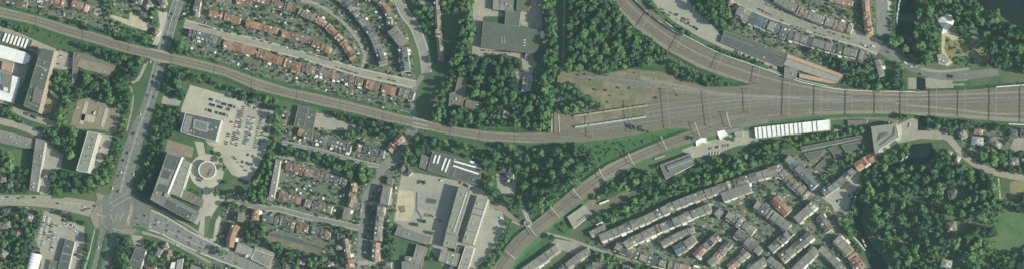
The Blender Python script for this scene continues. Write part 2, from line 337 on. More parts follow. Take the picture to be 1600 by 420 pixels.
PAVED = [  # name, outline, material
 ('factory_yard', [(-20, 34), (30, 52), (75, 72), (119, 88), (112, 108), (85, 112), (50, 80), (-20, 60)], 'concrete'),
 ('factory_yard', [(-20, 88), (46, 97), (40, 120), (20, 165), (-20, 158)], 'concrete'),
 ('courtyard', [(70, 222), (82, 230), (98, 240), (96, 262), (80, 266), (76, 303), (62, 303), (66, 265), (70, 240)], 'concrete'),
 ('car_park', [(122, 157), (140, 153), (188, 172), (182, 207), (150, 202), (108, 201), (116, 175)], 'brown_ground'),
 ('courtyard', [(156, 208), (176, 212), (168, 240), (152, 262), (142, 264), (140, 240)], 'concrete'),
 ('car_park', [(297, 133), (420, 168), (428, 175), (424, 195), (415, 235), (402, 262), (390, 283), (362, 272), (350, 255), (338, 245), (330, 232), (316, 212), (280, 190), (283, 170)], 'plaza'),
 ('footpath', [(304, 220), (318, 222), (322, 244), (312, 250)], 'plaza'), ('footpath', [(328, 246), (346, 222), (356, 205), (362, 215), (350, 240), (336, 252)], 'plaza'),
 ('footpath', [(314, 284), (332, 286), (335, 305), (350, 303), (352, 310), (338, 325), (326, 345), (321, 372), (333, 372), (337, 345), (342, 335), (346, 340), (334, 388), (312, 388), (308, 372), (313, 345), (306, 338), (312, 325), (318, 300)], 'plaza'),
 ('footpath', [(255, 150), (283, 158), (280, 166), (252, 162)], 'concrete'),
 ('brown_court', [(262, 217), (303, 230), (300, 246), (258, 236)], 'brown_ground'),
 ('schoolyard', [(628, 268), (655, 270), (735, 285), (757, 298), (765, 315), (765, 325), (785, 330), (790, 355), (780, 375), (765, 400), (735, 425), (700, 425), (660, 372), (615, 345), (622, 300)], 'concrete'),
 ('school_ground', [(737, -10), (769, -10), (768, 17), (790, 20), (788, 26), (756, 26), (752, 40), (750, 75), (737, 88), (740, 40)], 'concrete'), ('school_ground', [(814, 18), (830, -10), (844, -10), (848, 46), (830, 44), (814, 40)], 'concrete'), ('street', [(1447, 122), (1512, 124), (1506, 136), (1480, 146), (1449, 147)], 'brick_paving'), ('verge', [(1488, 127), (1518, 126), (1520, 131), (1488, 132)], 'verge'), ('verge', [(1490, 134), (1520, 133), (1518, 137), (1490, 139)], 'verge'),
 ('sandpit', [(622, 296), (646, 298), (648, 322), (640, 345), (618, 343)], 'sand'), ('playground', [(656, 298), (696, 302), (688, 330), (664, 328), (654, 322)], 'flat_light'),
 ('yard', [(1065, 214), (1180, 196), (1185, 222), (1150, 228), (1125, 238), (1085, 246), (1066, 236)], 'concrete'),
 ('street', [(1005, -20), (1060, -20), (1085, 15), (1105, 32), (1130, 60), (1180, 80), (1217, 100), (1214, 110), (1180, 94), (1130, 76), (1090, 57), (1050, 32), (1028, 13)], 'concrete'),
 ('quay_road', [(1367, -20), (1393, -20), (1394, 30), (1392, 52), (1370, 58)], 'road_grey'), ('quay_path', [(1386, -20), (1391, -20), (1392, 10), (1390, 30), (1388, 30)], 'sidewalk'),
 ('quay', [(1419, 122), (1432, 122), (1432, 150), (1419, 150)], 'brick_paving'), ('quay', [(1446, 122), (1472, 126), (1478, 146), (1447, 150)], 'brick_paving'),
 ('street', [(1400, 196), (1434, 180), (1434, 204), (1478, 204), (1490, 214), (1470, 218), (1440, 216), (1402, 224)], 'brick_paving'),
 ('bare_strip', [(866, 374), (882, 384), (832, 428), (812, 428)], 'brown_ground'), ('yard', [(908, 326), (922, 306), (938, 316), (980, 296), (985, 300), (935, 336), (925, 336)], 'tan_ground'),
 ('yard', [(866, 372), (900, 378), (922, 392), (905, 398), (862, 386)], 'brick_paving'),
 ('dealer_yard', [(70, 328), (132, 352), (130, 400), (118, 430), (66, 430), (62, 390), (54, 375)], 'concrete'),
 ('yard', [(486, 176), (508, 178), (560, 196), (556, 205), (520, 203), (488, 198)], 'concrete'), ('yard', [(203, 17), (212, 20), (229, 38), (231, 50), (198, 39), (172, 27), (173, 23), (202, 31)], 'sand'),
 ('yard', [(246, 16), (262, 20), (258, 50), (246, 72), (238, 70), (250, 40)], 'sidewalk'), ('sandpit', [(149, 14), (158, 14), (159, 22), (153, 26), (147, 22)], 'sand'),
 ('garage_yard', [(418, 367), (455, 376), (504, 392), (502, 399), (450, 384), (416, 374)], 'tan_ground'),
 ('school_drive', [(743, 74), (752, 74), (830, 88), (838, 100), (830, 118), (818, 118), (815, 92), (790, 86), (742, 88)], 'concrete'),
 ('turning_place', [(766, 318), (785, 316), (795, 330), (812, 345), (806, 346), (790, 336), (776, 326), (764, 326)], 'brown_ground'),
 ('forecourt', [(400, 418), (425, 400), (436, 404), (428, 428)], 'concrete'), ('forecourt', [(205, 366), (222, 368), (226, 380), (210, 384)], 'concrete'),
 ('yard', [(805, 112), (828, 112), (834, 126), (808, 124)], 'concrete'), ('yard', [(775, 270), (806, 285), (804, 306), (778, 300)], 'concrete'),
 ('yard', [(1584, 216), (1620, 214), (1620, 230), (1590, 236), (1576, 240)], 'brick_paving'), ('forecourt', [(1284, 308), (1338, 266), (1346, 270), (1344, 285), (1330, 310), (1325, 330), (1310, 345), (1300, 320)], 'concrete'),
 ('park_square', [(1466, 84), (1476, 82), (1486, 98), (1482, 104), (1466, 100)], 'sidewalk'), ('terrace_paving', [(1474, 50), (1488, 50), (1498, 54), (1496, 62), (1488, 64), (1482, 58), (1474, 56)], 'sand')]
for i, (n, p, m) in enumerate(PAVED): sheet(n, p, m, .07 + i * .002)

ROADS = [ # name, path, width, material, pavement width
 ('main_road', [(285, -20), (279, 0), (256, 75), (248, 105), (236, 150), (212, 215), (198, 260), (188, 300), (178, 330)], (17, 17, 18, 20, 20, 26, 30, 33), 'asphalt_main', 0),
 ('main_road', [(162, 352), (154, 385), (144, 425)], 9, 'asphalt', 0), ('main_road', [(180, 352), (172, 385), (164, 425)], (12, 13, 16), 'asphalt', 0),
 ('cycle_path', [(150, 352), (141, 390), (130, 425)], 2.5, 'sidewalk', 0),
 ('side_road', [(-20, 312), (60, 313), (110, 319), (165, 331)], (16, 17, 21, 27), 'brick_paving', 0),
 ('avenue', [(200, 332), (250, 349), (300, 376), (350, 398), (400, 418), (430, 432)], (32, 24, 20, 17, 15), 'road_grey', 2.5),
 ('cycle_path', [(212, 312), (250, 328), (300, 356), (340, 384)], 3.5, 'brick_paving', 0), ('cycle_path', [(222, 362), (260, 374), (300, 394), (330, 410)], 4, 'brick_paving', 0),
 ('street', [(288, 37), (320, 46), (350, 55), (372, 61), (400, 67), (440, 78), (480, 89), (520, 101), (560, 113), (600, 122), (650, 133)], 9, 'brick_paving', 2.2),
 ('street', [(616, -20), (622, -5), (632, 20), (648, 42), (656, 62), (663, 85), (667, 114)], 12, 'road_light', 2),
 ('lane', [(655, 4), (680, 10)], 6, 'concrete', 0), ('lane', [(470, 2), (490, 5), (508, 14), (525, 26), (545, 45), (562, 68), (570, 88), (566, 106)], 5, 'brick_paving', 0),
 ('street', [(440, 222), (500, 235), (560, 252), (592, 259)], 4, 'road_grey', 1), ('street', [(640, 200), (632, 222), (615, 246), (597, 262), (586, 285), (572, 305), (567, 330), (563, 370), (561, 425)], (9, 13, 14, 13, 9, 8, 8, 8), 'road_grey', 0),
 ('street', [(430, 243), (480, 252), (540, 275)], 4, 'brick_paving', 0),
 ('street', [(356, 308), (400, 322), (440, 327), (480, 338), (520, 346), (562, 355)], 6.5, 'road_grey', 1.2), ('lane', [(560, 410), (600, 408)], 7, 'concrete', 0),
 ('lane', [(-20, 184), (30, 197), (66, 211)], 10, 'concrete', 0), ('lane', [(18, 170), (50, 184), (90, 196)], 9, 'brick_paving', 0),
 ('street', [(1135, -16), (1200, 15), (1250, 33), (1300, 50), (1345, 63), (1375, 76)], (24, 22, 21, 20, 18), 'road_light', 2), ('street', [(1370, 72), (1400, 90), (1430, 106), (1470, 118), (1512, 118), (1560, 112)], (18, 15, 15, 13, 12), 'asphalt', 0),
 ('pavement', [(1440, 108), (1470, 112), (1514, 108)], 4, 'brick_paving', 0), ('lane', [(1150, 208), (1180, 197), (1250, 189), (1330, 184), (1375, 185), (1404, 192)], 6, 'tan_ground', 0),
 ('street', [(1462, 206), (1482, 216), (1500, 236), (1518, 252), (1545, 265), (1575, 273), (1625, 280)], 10, 'brick_paving', 0), ('lane', [(1404, 196), (1404, 214), (1384, 230), (1352, 252)], (8, 9, 6, 4), 'sidewalk', 0),
 ('quay_road', [(1338, 266), (1310, 285), (1288, 304)], 5, 'sidewalk', 0), ('footpath', [(828, 356), (860, 365), (893, 374), (930, 388), (960, 398), (1000, 408), (1060, 424)], 3.5, 'brick_paving', 0),
 ('footpath', [(800, 345), (828, 357)], 3, 'concrete', 0), ('park_path', [(1474, 54), (1474, 66), (1474, 82), (1486, 100)], 5, 'sand', 0), ('park_path', [(1471, 53), (1476, 46)], 4, 'sand', 0),
 ('park_path', [(1560, 278), (1563, 310)], 2.5, 'sand', 0), ('park_path', [(1563, 310), (1590, 308)], 2, 'drygrass', 0), ('park_path', [(1426, 310), (1446, 316)], 3, 'sand', 0), ('park_path', [(1398, 330), (1418, 336)], 3, 'drygrass', 0),
 ('park_path', [(1392, 352), (1415, 356)], 2.5, 'red_path', 0), ('park_path', [(1400, 376), (1418, 378)], 3, 'sand', 0), ('footpath', [(203, 135), (208, 150), (205, 175), (198, 205)], 2.5, 'concrete', 0),
 ('footpath', [(234, 88), (228, 100), (216, 124), (206, 130)], 5, 'concrete', 0), ('footpath', [(252, 195), (244, 220)], 2, 'concrete', 0), ('street', [(1226, 246), (1240, 262), (1272, 300)], 5, 'dark_paving', 0),
 ('street', [(940, 386), (985, 364), (1050, 334), (1110, 306), (1200, 274), (1225, 262)], 6, 'dark_paving', 0), ('street', [(1112, 290), (1124, 318), (1136, 330), (1170, 350), (1215, 388), (1240, 410)], 5, 'dark_paving', 0),
 ('street', [(1246, 348), (1210, 380), (1160, 425)], 5, 'dark_paving', 0), ('street', [(1276, 306), (1250, 330), (1246, 345)], 4, 'dark_paving', 0), ('street', [(1268, 380), (1232, 412)], 5, 'dark_paving', 0),
 ('lane', [(1284, 384), (1310, 402), (1330, 425)], 5, 'dark_paving', 0), ('quay_path', [(1332, 368), (1342, 378), (1352, 391)], 2.5, 'sidewalk', 0), ('lane', [(1310, 328), (1340, 333)], 8, 'brown_ground', 0),
 ('street', [(660, 118), (645, 150), (650, 200), (640, 215)], 8, 'road_grey', 0), ('lane', [(1000, 236), (1040, 224), (1068, 216)], 5, 'tan_ground', 0), ('footpath', [(816, 320), (826, 345)], (6, 7), 'concrete', 0), ('footpath', [(883, -20), (881, 55), (879, 110), (875, 135), (868, 176)], 3, 'concrete', 0)]
for i, (n, p, wd, m, pv) in enumerate(ROADS):
    big = 18 if n in ('main_road', 'avenue', 'side_road') or (n == 'street' and p[0][0] in (616, 1135, 1370, 288)) else 2
    if pv:
        mx = max(wd) if isinstance(wd, tuple) else wd
        ribbon('pavement', p, (tuple(x + 2 * pv for x in wd) if isinstance(wd, tuple) else wd + 2 * pv), 'sidewalk', .215 + i * .003, thick=.14)
        ribbon(n, p, wd, m, .39 + i * .003, big)
    else: ribbon(n, p, wd, m, .21 + i * .003, big)
sheet('junction', [(152, 308), (176, 300), (208, 302), (236, 325), (232, 352), (208, 366), (150, 360), (142, 335)], 'asphalt', .62, 18)
sheet('median', [(150, 356), (142, 392), (136, 425), (142, 425), (150, 392), (156, 358)], 'verge', .63); sheet('median', [(166, 358), (160, 390), (152, 425), (157, 425), (165, 392), (172, 360)], 'verge', .64)
sheet('verge', [(208, 352), (222, 354), (236, 358), (222, 359), (206, 358)], 'verge', .66)
sheet('verge', [(82, 305), (104, 305), (100, 309), (80, 309)], 'verge', .66)
sheet('verge', [(321, 338), (329, 336), (326, 360), (320, 372)], 'lawn', .67); sheet('verge', [(320, 226), (334, 228), (332, 241), (324, 243)], 'lawn', .67)
c = []
for k in range(40): c.append((323 + 27 * math.cos(k * math.pi / 20), 267 + 27 * math.sin(k * math.pi / 20)))
sheet('round_plaza', c, 'plaza', .68)
for p in ([(133, 158), (139, 160), (130, 195), (124, 193)], [(155, 166), (161, 168), (155, 196), (148, 194)], [(165, 168), (171, 171), (162, 200), (157, 197)], [(128, 178), (150, 182), (148, 192), (126, 188)]):
    sheet('paving_panel', p, 'plaza' if p[0][0] != 155 else 'red_path', .69)
for p in ([(152, 320), (158, 322), (154, 356), (146, 352), (140, 336)], [(204, 318), (210, 322), (206, 340), (202, 352), (196, 350)], [(150, 300), (164, 304), (160, 312), (152, 312)], [(190, 358), (214, 356), (206, 366), (190, 364)]):
    sheet('cycle_crossing', p, 'red_path', .70)

sheet('yard_shade_and_marks', [(667, 308), (683, 311), (680, 318), (666, 316)], 'flat_dark', .71); sheet('yard_shade_and_marks', [(664, 332), (674, 334), (671, 339), (662, 337)], 'flat_taupe', .71); sheet('yard_shade_and_marks', [(651, 300), (653, 300), (652, 326), (660, 338), (659, 341), (650, 328)], 'flat_taupe', .71)  # flat dark patches paint in trees and their shade; the curve is a line
sheet('yard_shade_and_marks', [(622, 322), (632, 320), (634, 330), (626, 332)], 'tan_ground', .71)
# painted lines: one part of the road each, joined because a dash is under a pixel wide
def dashes(name, paths, width=.3, on=3, gap=7, z=.74):
    vs, fs = [], []
    for p in paths:
        sp = smooth_path(p, 2.0); L = 0; i = 0
        for a, b in zip(sp, sp[1:]):
            d = math.dist(a, b); ph = L % (on + gap)
            if gap == 0 or ph < on:
                A, B = Vector(W(*a)[:2]), Vector(W(*b)[:2]); t = (B - A).normalized(); n = Vector((-t.y, t.x)) * width / 2; k = len(vs)
                vs += [(*(A + n), z), (*(A - n), z), (*(B - n), z), (*(B + n), z)]; fs.append((k, k + 1, k + 2, k + 3))
            L += d
    return tag(mobj(name, vs, fs, 'paint_white'), 'thin white painted lane lines on the asphalt roads', 'road marking', kind='stuff')
mr = [(279, 0), (256, 75), (248, 105), (236, 150), (212, 215), (198, 260), (188, 300)]
lanes = [off_path(mr, d) for d in (-6, 6, 2, -2.2)] + [off_path(mr[4:], d) for d in (-10, 10)] + [[(160, 356), (151, 390), (142, 425)], [(166, 352), (158, 388), (148, 425)], [(180, 358), (171, 390), (163, 425)]]
lanes += [off_path([(215, 338), (250, 349), (300, 376), (350, 398), (400, 418)], d) for d in (-4, 0, 4.5)] + [[(1150, -8), (1200, 14), (1250, 32), (1300, 49), (1345, 62), (1400, 89), (1430, 105), (1470, 117), (1512, 117)]]
lanes += [[(0, 312), (60, 313), (110, 319), (150, 328)], [(630, 15), (648, 42), (656, 62), (663, 85), (666, 110)], off_path([(656, 62), (663, 85), (666, 110)], 3)]
lanes += [[(1378, 0), (1381, 30), (1384, 50)], [(1386, 0), (1389, 28), (1391, 50)]]
dashes('lane_marking', lanes)
dashes('edge_marking', [off_path(mr[:4], d) for d in (-8, 7.7, .6)] + [off_path(mr[3:], d) for d in (.8, -.8)] + [[(248, 352), (300, 378), (350, 400)]], .35, 9, 0, .75)['label'] = 'continuous white edge lines of the main road and avenue'
stop = [[(170, 318), (200, 300)], [(176, 322), (206, 306)], [(178, 348), (172, 334)], [(150, 334), (166, 338)], [(198, 346), (206, 326)], [(176, 356), (190, 360)], [(188, 344), (194, 330)], [(92, 315), (128, 318)], [(172, 310), (176, 300)]]
stop += [[(180, 344), (183, 332)], [(187, 340), (188, 336)], [(172, 328), (177, 327)]]
stop += [[(158, 318), (160, 350)], [(206, 316), (200, 352)]]
dashes('crossing_marking', stop, .35, 9, 0, .76)['label'] = 'bold white stop lines and arrows at the big road junction'
bays = []
for (a, b, n, dx, dy) in [((358, 148), (404, 161), 18, -.7, 3), ((328, 160), (366, 171), 15, -1, 4), ((376, 168), (366, 228), 20, 6, 1.6), ((393, 182), (384, 228), 16, 6, 1.6), ((409, 184), (400, 232), 17, 5, 1.4)]:
    for k in range(n + 1):
        x, y = a[0] + (b[0] - a[0]) * k / n, a[1] + (b[1] - a[1]) * k / n; bays.append([(x - dx, y - dy), (x + dx, y + dy)])
bays += [[(395, 155), (430, 168)], [(400, 172), (424, 179)]]
dashes('parking_bay_marking', bays, .3, 9, 0, .77)['label'] = 'thin white bay lines of the office car park'

# ------------------------------------------------------------------ railway
EZ = 3.0
def embank(name, poly, z, m, skirt=5.5):
    """level bed with grassy sloping sides down to the ground"""
    v = ccw([W(a, b, z)[:2] for a, b in poly]); n = len(v); o = offset(v, skirt)
    vs = [(a, b, z) for a, b in v] + [(a, b, -.05) for a, b in o]
    fs = [list(range(n))] + [(i, n + i, n + (i + 1) % n, (i + 1) % n) for i in range(n)]
    occ(poly, 4); occ([to_px(p) for p in offset(v, skirt * .35)], 4)
    return tag(mobj(name, vs, fs, [m, 'verge'], midx=[0] + [1] * n), kind='structure')
A_T = [(-30, 4), (0, 11), (60, 26), (110, 41), (150, 52), (200, 68), (250, 80), (300, 91), (350, 104), (400, 122), (450, 138), (500, 148), (550, 160), (600, 173), (650, 185), (700, 197), (760, 205), (810, 208), (862, 206)]
A_B = [(-30, 20), (0, 27), (50, 38), (100, 55), (150, 69), (200, 84), (250, 96), (300, 107), (350, 119), (400, 141), (450, 153), (500, 165), (550, 176), (600, 189), (650, 199), (700, 210), (760, 220), (830, 223), (868, 222)]
def seg(x0, x1):
    f = lambda e, x: (x, float(np.interp(x, [p[0] for p in e], [p[1] for p in e])))
    t = [f(A_T, x0)] + [p for p in A_T if x0 < p[0] < x1] + [f(A_T, x1)]; b = [f(A_B, x0)] + [p for p in A_B if x0 < p[0] < x1] + [f(A_B, x1)]
    return t + b[::-1]
embank('railway_embankment', seg(-30, 236), EZ, 'ballast'); embank('railway_embankment', seg(266, 645), EZ, 'ballast'); embank('railway_embankment', seg(668, 862), EZ, 'ballast')
MAIN_T = [(948, -20), (1200, 108), (1245, 126), (1300, 139), (1350, 143), (1431, 144)]
embank('railway_embankment', [(945, -25), (982, -25), (998, 0), (1020, 18), (1042, 36), (1066, 54), (1100, 73), (1130, 87), (1165, 99), (1200, 111), (1245, 127), (1300, 139), (1350, 143), (1431, 144.5),
  (1431, 179), (1350, 178), (1290, 180), (1230, 186), (1180, 192), (1140, 198), (1100, 205), (1060, 200), (1000, 209), (950, 217), (905, 222), (862, 222.5), (862, 206), (866, 176), (868, 140), (876, 112),
  (905, 111), (950, 114), (985, 108), (1030, 112), (1060, 122), (1100, 136), (1150, 136), (1175, 132), (1130, 121), (1090, 105), (1050, 82), (1020, 61), (995, 43), (970, 18)], EZ + .06, 'ballast_main')
embank('railway_embankment', [(1449, 144), (1500, 142), (1545, 138), (1600, 134), (1640, 131), (1640, 196), (1600, 192), (1490, 184), (1449, 181)], EZ + .06, 'ballast_main')
embank('railway_embankment', [(1140, 180), (1100, 196), (1050, 213), (1000, 233), (950, 256), (895, 294), (860, 324), (833, 347), (806, 368), (790, 386), (762, 430), (790, 430), (814, 394), (848, 361), (880, 336), (915, 309), (950, 280), (1000, 252), (1050, 232), (1100, 216), (1150, 202), (1200, 192), (1200, 180)], EZ + .12, 'ballast')
# sandy yard and patches on the bed
def bed(name, poly, m, z): 
    v = ccw([W(a, b, z)[:2] for a, b in poly]); return tag(mobj(name, [(a, b, z) for a, b in v], [list(range(len(v)))], m), kind='structure')
bed('yard_sand', [(872, 118), (905, 112), (950, 115), (985, 109), (1028, 114), (1060, 126), (1100, 138), (1050, 137), (1030, 140), (1034, 148), (1012, 152), (1020, 158), (1000, 166), (940, 172), (890, 180), (872, 178), (868, 140)], 'tan_ground', EZ + .14)
bed('platform_ground', [(893, 184), (1010, 167), (1014, 180), (900, 197)], 'sand' if 0 else 'tan_ground', EZ + .16)
bed('yard_road', [(900, 117), (960, 120), (1010, 128), (1026, 136), (1010, 138), (950, 128), (902, 124)], 'ballast_grey', EZ + .18)
bed('yard_road', [(1000, 118), (1050, 130), (1100, 140), (1130, 144), (1100, 146), (1040, 136), (1000, 124)], 'ballast_light', EZ + .20)
bed('bridge_path', [(861, 178), (875, 178), (880, 206), (860, 207)], 'tan_ground', EZ + .2)
bed('service_path', [(955, 0), (962, 0), (1000, 40), (1050, 78), (1100, 103), (1170, 128), (1168, 131), (1090, 105), (1040, 78), (990, 42)], 'ballast_light', EZ + .16)
bed('service_path', [(1200, 183), (1290, 178), (1400, 178), (1431, 179), (1431, 176), (1350, 174), (1280, 175), (1200, 179)], 'ballast_light', EZ + .16)
bed('service_path', [(1449, 181), (1490, 184), (1600, 192), (1600, 186), (1490, 179), (1449, 177)], 'ballast_light', EZ + .16)
for side, (e, d) in {'a': (A_T, 1.6), 'b': (A_B, -1.6)}.items():
    bed('cess_path', [(x, y + (0.3 if d > 0 else -.3)) for x, y in e if not 236 < x < 266 and x < 862] + [(x, y + 2 * d) for x, y in e[::-1] if not 236 < x < 266 and x < 862], 'ballast_light', EZ + .22)

# bridges carry the bed over the roads and the canal
def bridge(poly, label, z, sides):
    v = ccw([W(a, b, z)[:2] for a, b in poly]); n = len(v); base = (sum(p[0] for p in v) / n, sum(p[1] for p in v) / n, 0)
    r = tag(empty('railway_bridge', base), label, 'bridge')
    vs = [(a, b, z) for a, b in v] + [(a, b, z - 1) for a, b in v]
    mobj('deck', vs, [list(range(n)), list(range(2 * n - 1, n - 1, -1))] + [(i, n + i, n + (i + 1) % n, (i + 1) % n) for i in range(n)], 'ballast_main' if v[0][0] > 500 else 'ballast', r, origin=base)
    for a, b in sides:
        A, B = Vector(W(*a, z)[:2]), Vector(W(*b, z)[:2]); d = B - A
        box('parapet', (A + B) / 2, d.length, .5, z - .6, z + 1.1, 'metal_white', math.atan2(d.y, d.x), r, base)
    occ(poly, 4)
bridge(seg(236, 266), 'low railway bridge carrying two tracks over the wide main road', EZ + .02, [((236, 76.6), (266, 84)), ((236, 92.7), (266, 99.5))])
bridge(seg(645, 668), 'small railway bridge with pale parapets beside the tall trees', EZ + .02, [((645, 184), (668, 189.5)), ((645, 192), (668, 197)), ((645, 198), (668, 203))])
bridge([(1431, 144.5), (1449, 144), (1449, 181), (1431, 179)], 'broad railway bridge over the dark canal', EZ + .08, [((1431, 144.6), (1449, 144.1)), ((1431, 179), (1449, 181))])

# tracks: each a strip of sleepers with two rails
B_C = [(958, -25), (978, 6), (1000, 27), (1030, 51), (1070, 77), (1110, 96), (1160, 114), (1220, 131), (1300, 146), (1400, 152), (1500, 151), (1640, 145)]
A_C = [(-30, 12), (0, 19), (60, 33), (110, 49), (150, 60), (200, 76), (250, 88), (300, 99), (350, 112), (400, 131), (450, 146), (500, 157), (550, 168), (600, 181), (650, 192), (700, 203), (760, 212), (810, 215), (860, 215)]
C_C = [(770, 432), (781, 416), (800, 391), (829, 359), (870, 329), (905, 302), (950, 268), (1000, 242), (1050, 222), (1100, 206), (1150, 191), (1200, 181), (1260, 175), (1400, 170), (1500, 173), (1640, 181)]
TR = [('ballast_dark', off_path(A_C, 2.4) + [(920, 207), (1000, 196), (1100, 181), (1200, 168), (1300, 163), (1400, 161), (1640, 160)]),
      ('ballast_dark', off_path(A_C, -2.4) + [(920, 213), (1000, 203), (1080, 191), (1160, 177), (1260, 169), (1400, 166), (1640, 168)])]
TR += [('ballast_light' if d < -2 and d > -4 else 'ballast_dark', off_path(B_C, d)) for d in (-9, -3.2, 3.2, 8.5)]
TR += [('ballast_dark', off_path(C_C, d)) for d in (-2.4, 2.4)]
TR += [('ballast_dark', [(762, 430), (790, 392), (815, 366)]), ('ballast_grey', [(905, 120), (960, 123), (1020, 132), (1100, 143), (1200, 150), (1300, 155), (1420, 156), (1640, 152)]),
       ('ballast_grey', [(905, 199), (960, 191), (1012, 182), (1080, 172), (1150, 163), (1240, 158), (1400, 158)]), ('ballast_grey', [(896, 182), (950, 174), (1012, 165), (1080, 158), (1160, 152), (1240, 151), (1330, 152)]),
       ('ballast_light', [(1010, 176), (1080, 166), (1140, 158), (1220, 154)]), ('ballast_dark', [(1240, 172), (1330, 172), (1420, 174), (1500, 177), (1640, 187)]), ('ballast_light', [(1400, 163), (1480, 170), (1560, 178), (1640, 176)]),
       ('ballast_dark', [(1380, 154), (1460, 157), (1560, 162), (1640, 164)]),
       ('ballast_grey', [(1000, 133), (1040, 141), (1120, 150), (1200, 154), (1300, 156)]), ('ballast_dark', [(1015, 177), (1060, 170), (1140, 160), (1220, 158), (1320, 158)]), ('ballast_grey', [(905, 206), (1000, 192), (1080, 180), (1150, 168), (1230, 162), (1330, 160)]),
       ('ballast_dark', [(1000, 204), (1050, 197), (1120, 184), (1200, 171), (1300, 167)]), ('ballast_light', [(1050, 138), (1090, 144), (1150, 149), (1250, 153)]), ('ballast_dark', [(1240, 139), (1330, 149), (1420, 154), (1640, 149)]), ('ballast_light', [(1260, 176), (1340, 175), (1430, 177), (1500, 180), (1640, 190)]), ('ballast_dark', [(1300, 164), (1380, 164), (1460, 162), (1560, 156), (1640, 155)])]
for i, (m, p) in enumerate(TR):
    z = EZ + .3 + i * .012; sp = smooth_path(p, 9)
    def strip_at(name, path, width, mm, zz, parent=None):
        nr = normals(path); n = len(path); h = width / 2
        vs = [(*W(path[j][0] + nr[j].x * h, path[j][1] + nr[j].y * h, zz)[:2], zz) for j in range(n)] + [(*W(path[j][0] - nr[j].x * h, path[j][1] - nr[j].y * h, zz)[:2], zz) for j in range(n)]
        k = 2 * n; vs += [(a, b, zz - .12) for a, b, _ in vs]
        fs = [(j, j + 1, n + j + 1, n + j) for j in range(n - 1)] + [(j + 1, j, k + j, k + j + 1) for j in range(n - 1)] + [(n + j, n + j + 1, k + n + j + 1, k + n + j) for j in range(n - 1)]
        return mobj(name, vs, fs, mm, parent)
    t = tag(strip_at('railway_track', sp, 2.7, m, z), kind='structure')
    for d in (-.75, .75): strip_at('rail', off_path(sp, d), .3, 'rail_steel', z + .17, t)

# noise barrier along the north side and low walls
def wall_run(name, path, label, cat, h, z0, m, th=.6, panel=14):
    sp = smooth_path(path, 8); n = max(2, int(plen(sp) / panel)); q, _ = resample(sp, n)
    b = W(*q[0], z0); r = tag(empty(name, b), label, cat)
    for i in range(n):
        A, B = Vector(W(*q[i], z0)[:2]), Vector(W(*q[i + 1], z0)[:2]); d = B - A
        box('panel', (A + B) / 2, d.length * .985, th, z0, z0 + h, m, math.atan2(d.y, d.x), r, b)
    return r
wall_run('noise_barrier', [(1040, 35), (1065, 53), (1100, 72), (1130, 86), (1165, 98), (1200, 110.5), (1245, 126.5), (1300, 138.5), (1350, 142.5), (1430, 144)], 'long pale noise barrier curving along the north side of the tracks', 'noise barrier', 2.4, EZ, 'metal_white', .9)
wall_run('noise_barrier', [(1200, 108), (1245, 123.5), (1300, 136), (1342, 141)], 'second pale barrier just outside the curved noise barrier', 'noise barrier', 1.6, 1.2, 'metal_white', .7)
wall_run('noise_barrier', [(1556, 136.5), (1600, 133.2), (1635, 131)], 'white wall beside the tracks at the right edge, north side', 'wall', 2, EZ, 'white_roof', 1.2)
wall_run('trackside_wall', [(1492, 182.5), (1540, 184), (1600, 188)], 'long pale wall along the south edge of the tracks', 'wall', 1.2, EZ, 'flat_light', 1.3)
wall_run('trackside_wall', [(1576, 194), (1610, 195.5)], 'short white wall at the right edge below the tracks', 'wall', 1.5, 1.5, 'white_roof', 1.2)

# catenary portals
mat('portal_grey', (.24, .24, .225), (.2, .2, .19), .5, rough=.6)
def portal(a, b, label, m='metal_white', h=8.5, wide=.55, deep=.6):
    A, B = Vector(W(*a, EZ + h)), Vector(W(*b, EZ + h)); d = (B - A); base = (A.x, A.y, EZ)
    r = tag(empty('catenary_portal', base), label, 'catenary portal', 'catenary portals over the tracks'); ang = math.atan2(d.y, d.x)
    box('beam', ((A + B) / 2)[:2], d.length + .6, wide, EZ + h - deep, EZ + h, m, ang, r, base)
    for p in (A, B): box('mast', p[:2], .5, .5, 0 + EZ - 1, EZ + h + .8, m, ang, r, base)
PORT = [((1234, 127), (1232, 182), 0), ((1283, 135), (1282, 182), 0), ((1332, 138), (1331, 180), 0), ((1377, 140), (1377, 179), 0), ((1418, 141), (1417, 179), 0), ((1463, 140), (1463, 181), 0), ((1508, 138), (1507, 184), 0), ((1557, 135), (1556, 190), 0), ((1605, 131), (1604, 193), 0)]
for i, (a, b, _) in enumerate(PORT): portal(a, b, 'pale catenary portal across the broad eastern tracks, %s from the left' % ordn(i + 1), 'portal_grey', 9, .9, .8)
PB = [((1018, 20), (1004, 42)), ((1068, 55), (1055, 80)), ((1131, 84), (1120, 108)), ((1187, 106), (1183, 130))]
for i, (a, b) in enumerate(PB): portal(a, b, 'catenary portal over the curved northern tracks, %s from the top' % ordn(i + 1), 'portal_grey', wide=.8)
PY = [((923, 170), (926, 214)), ((984, 160), (988, 206)), ((1042, 140), (1047, 202)), ((1106, 146), (1112, 198)), ((1170, 140), (1172, 176))]
for i, (a, b) in enumerate(PY): portal(a, b, 'catenary portal in the sandy rail yard, %s from the left' % ordn(i + 1), 'portal_grey', wide=.7)
PC = [((791, 391), (803, 402)), ((826, 351), (837, 367)), ((860, 322), (873, 337)), ((895, 294), (907, 309)), ((936, 263), (944, 279)), ((982, 239), (990, 256)), ((1033, 213), (1041, 231)), ((1086, 192), (1093, 211)), ((1135, 176), (1141, 198))]
for i, (a, b) in enumerate(PC): portal(a, b, 'white catenary portal over the southwest branch line, %s from the bottom' % ordn(i + 1))
PA = [((64, 22), (62, 46)), ((137, 42), (135, 70)), ((209, 64), (207, 90)), ((276, 80), (274, 104)), ((343, 98), (341, 120)), ((402, 118), (400, 142)), ((472, 138), (470, 160)), ((540, 154), (538, 176)), ((607, 170), (605, 192)), ((712, 194), (710, 214)), ((757, 200), (756, 222)), ((812, 203), (811, 224))]
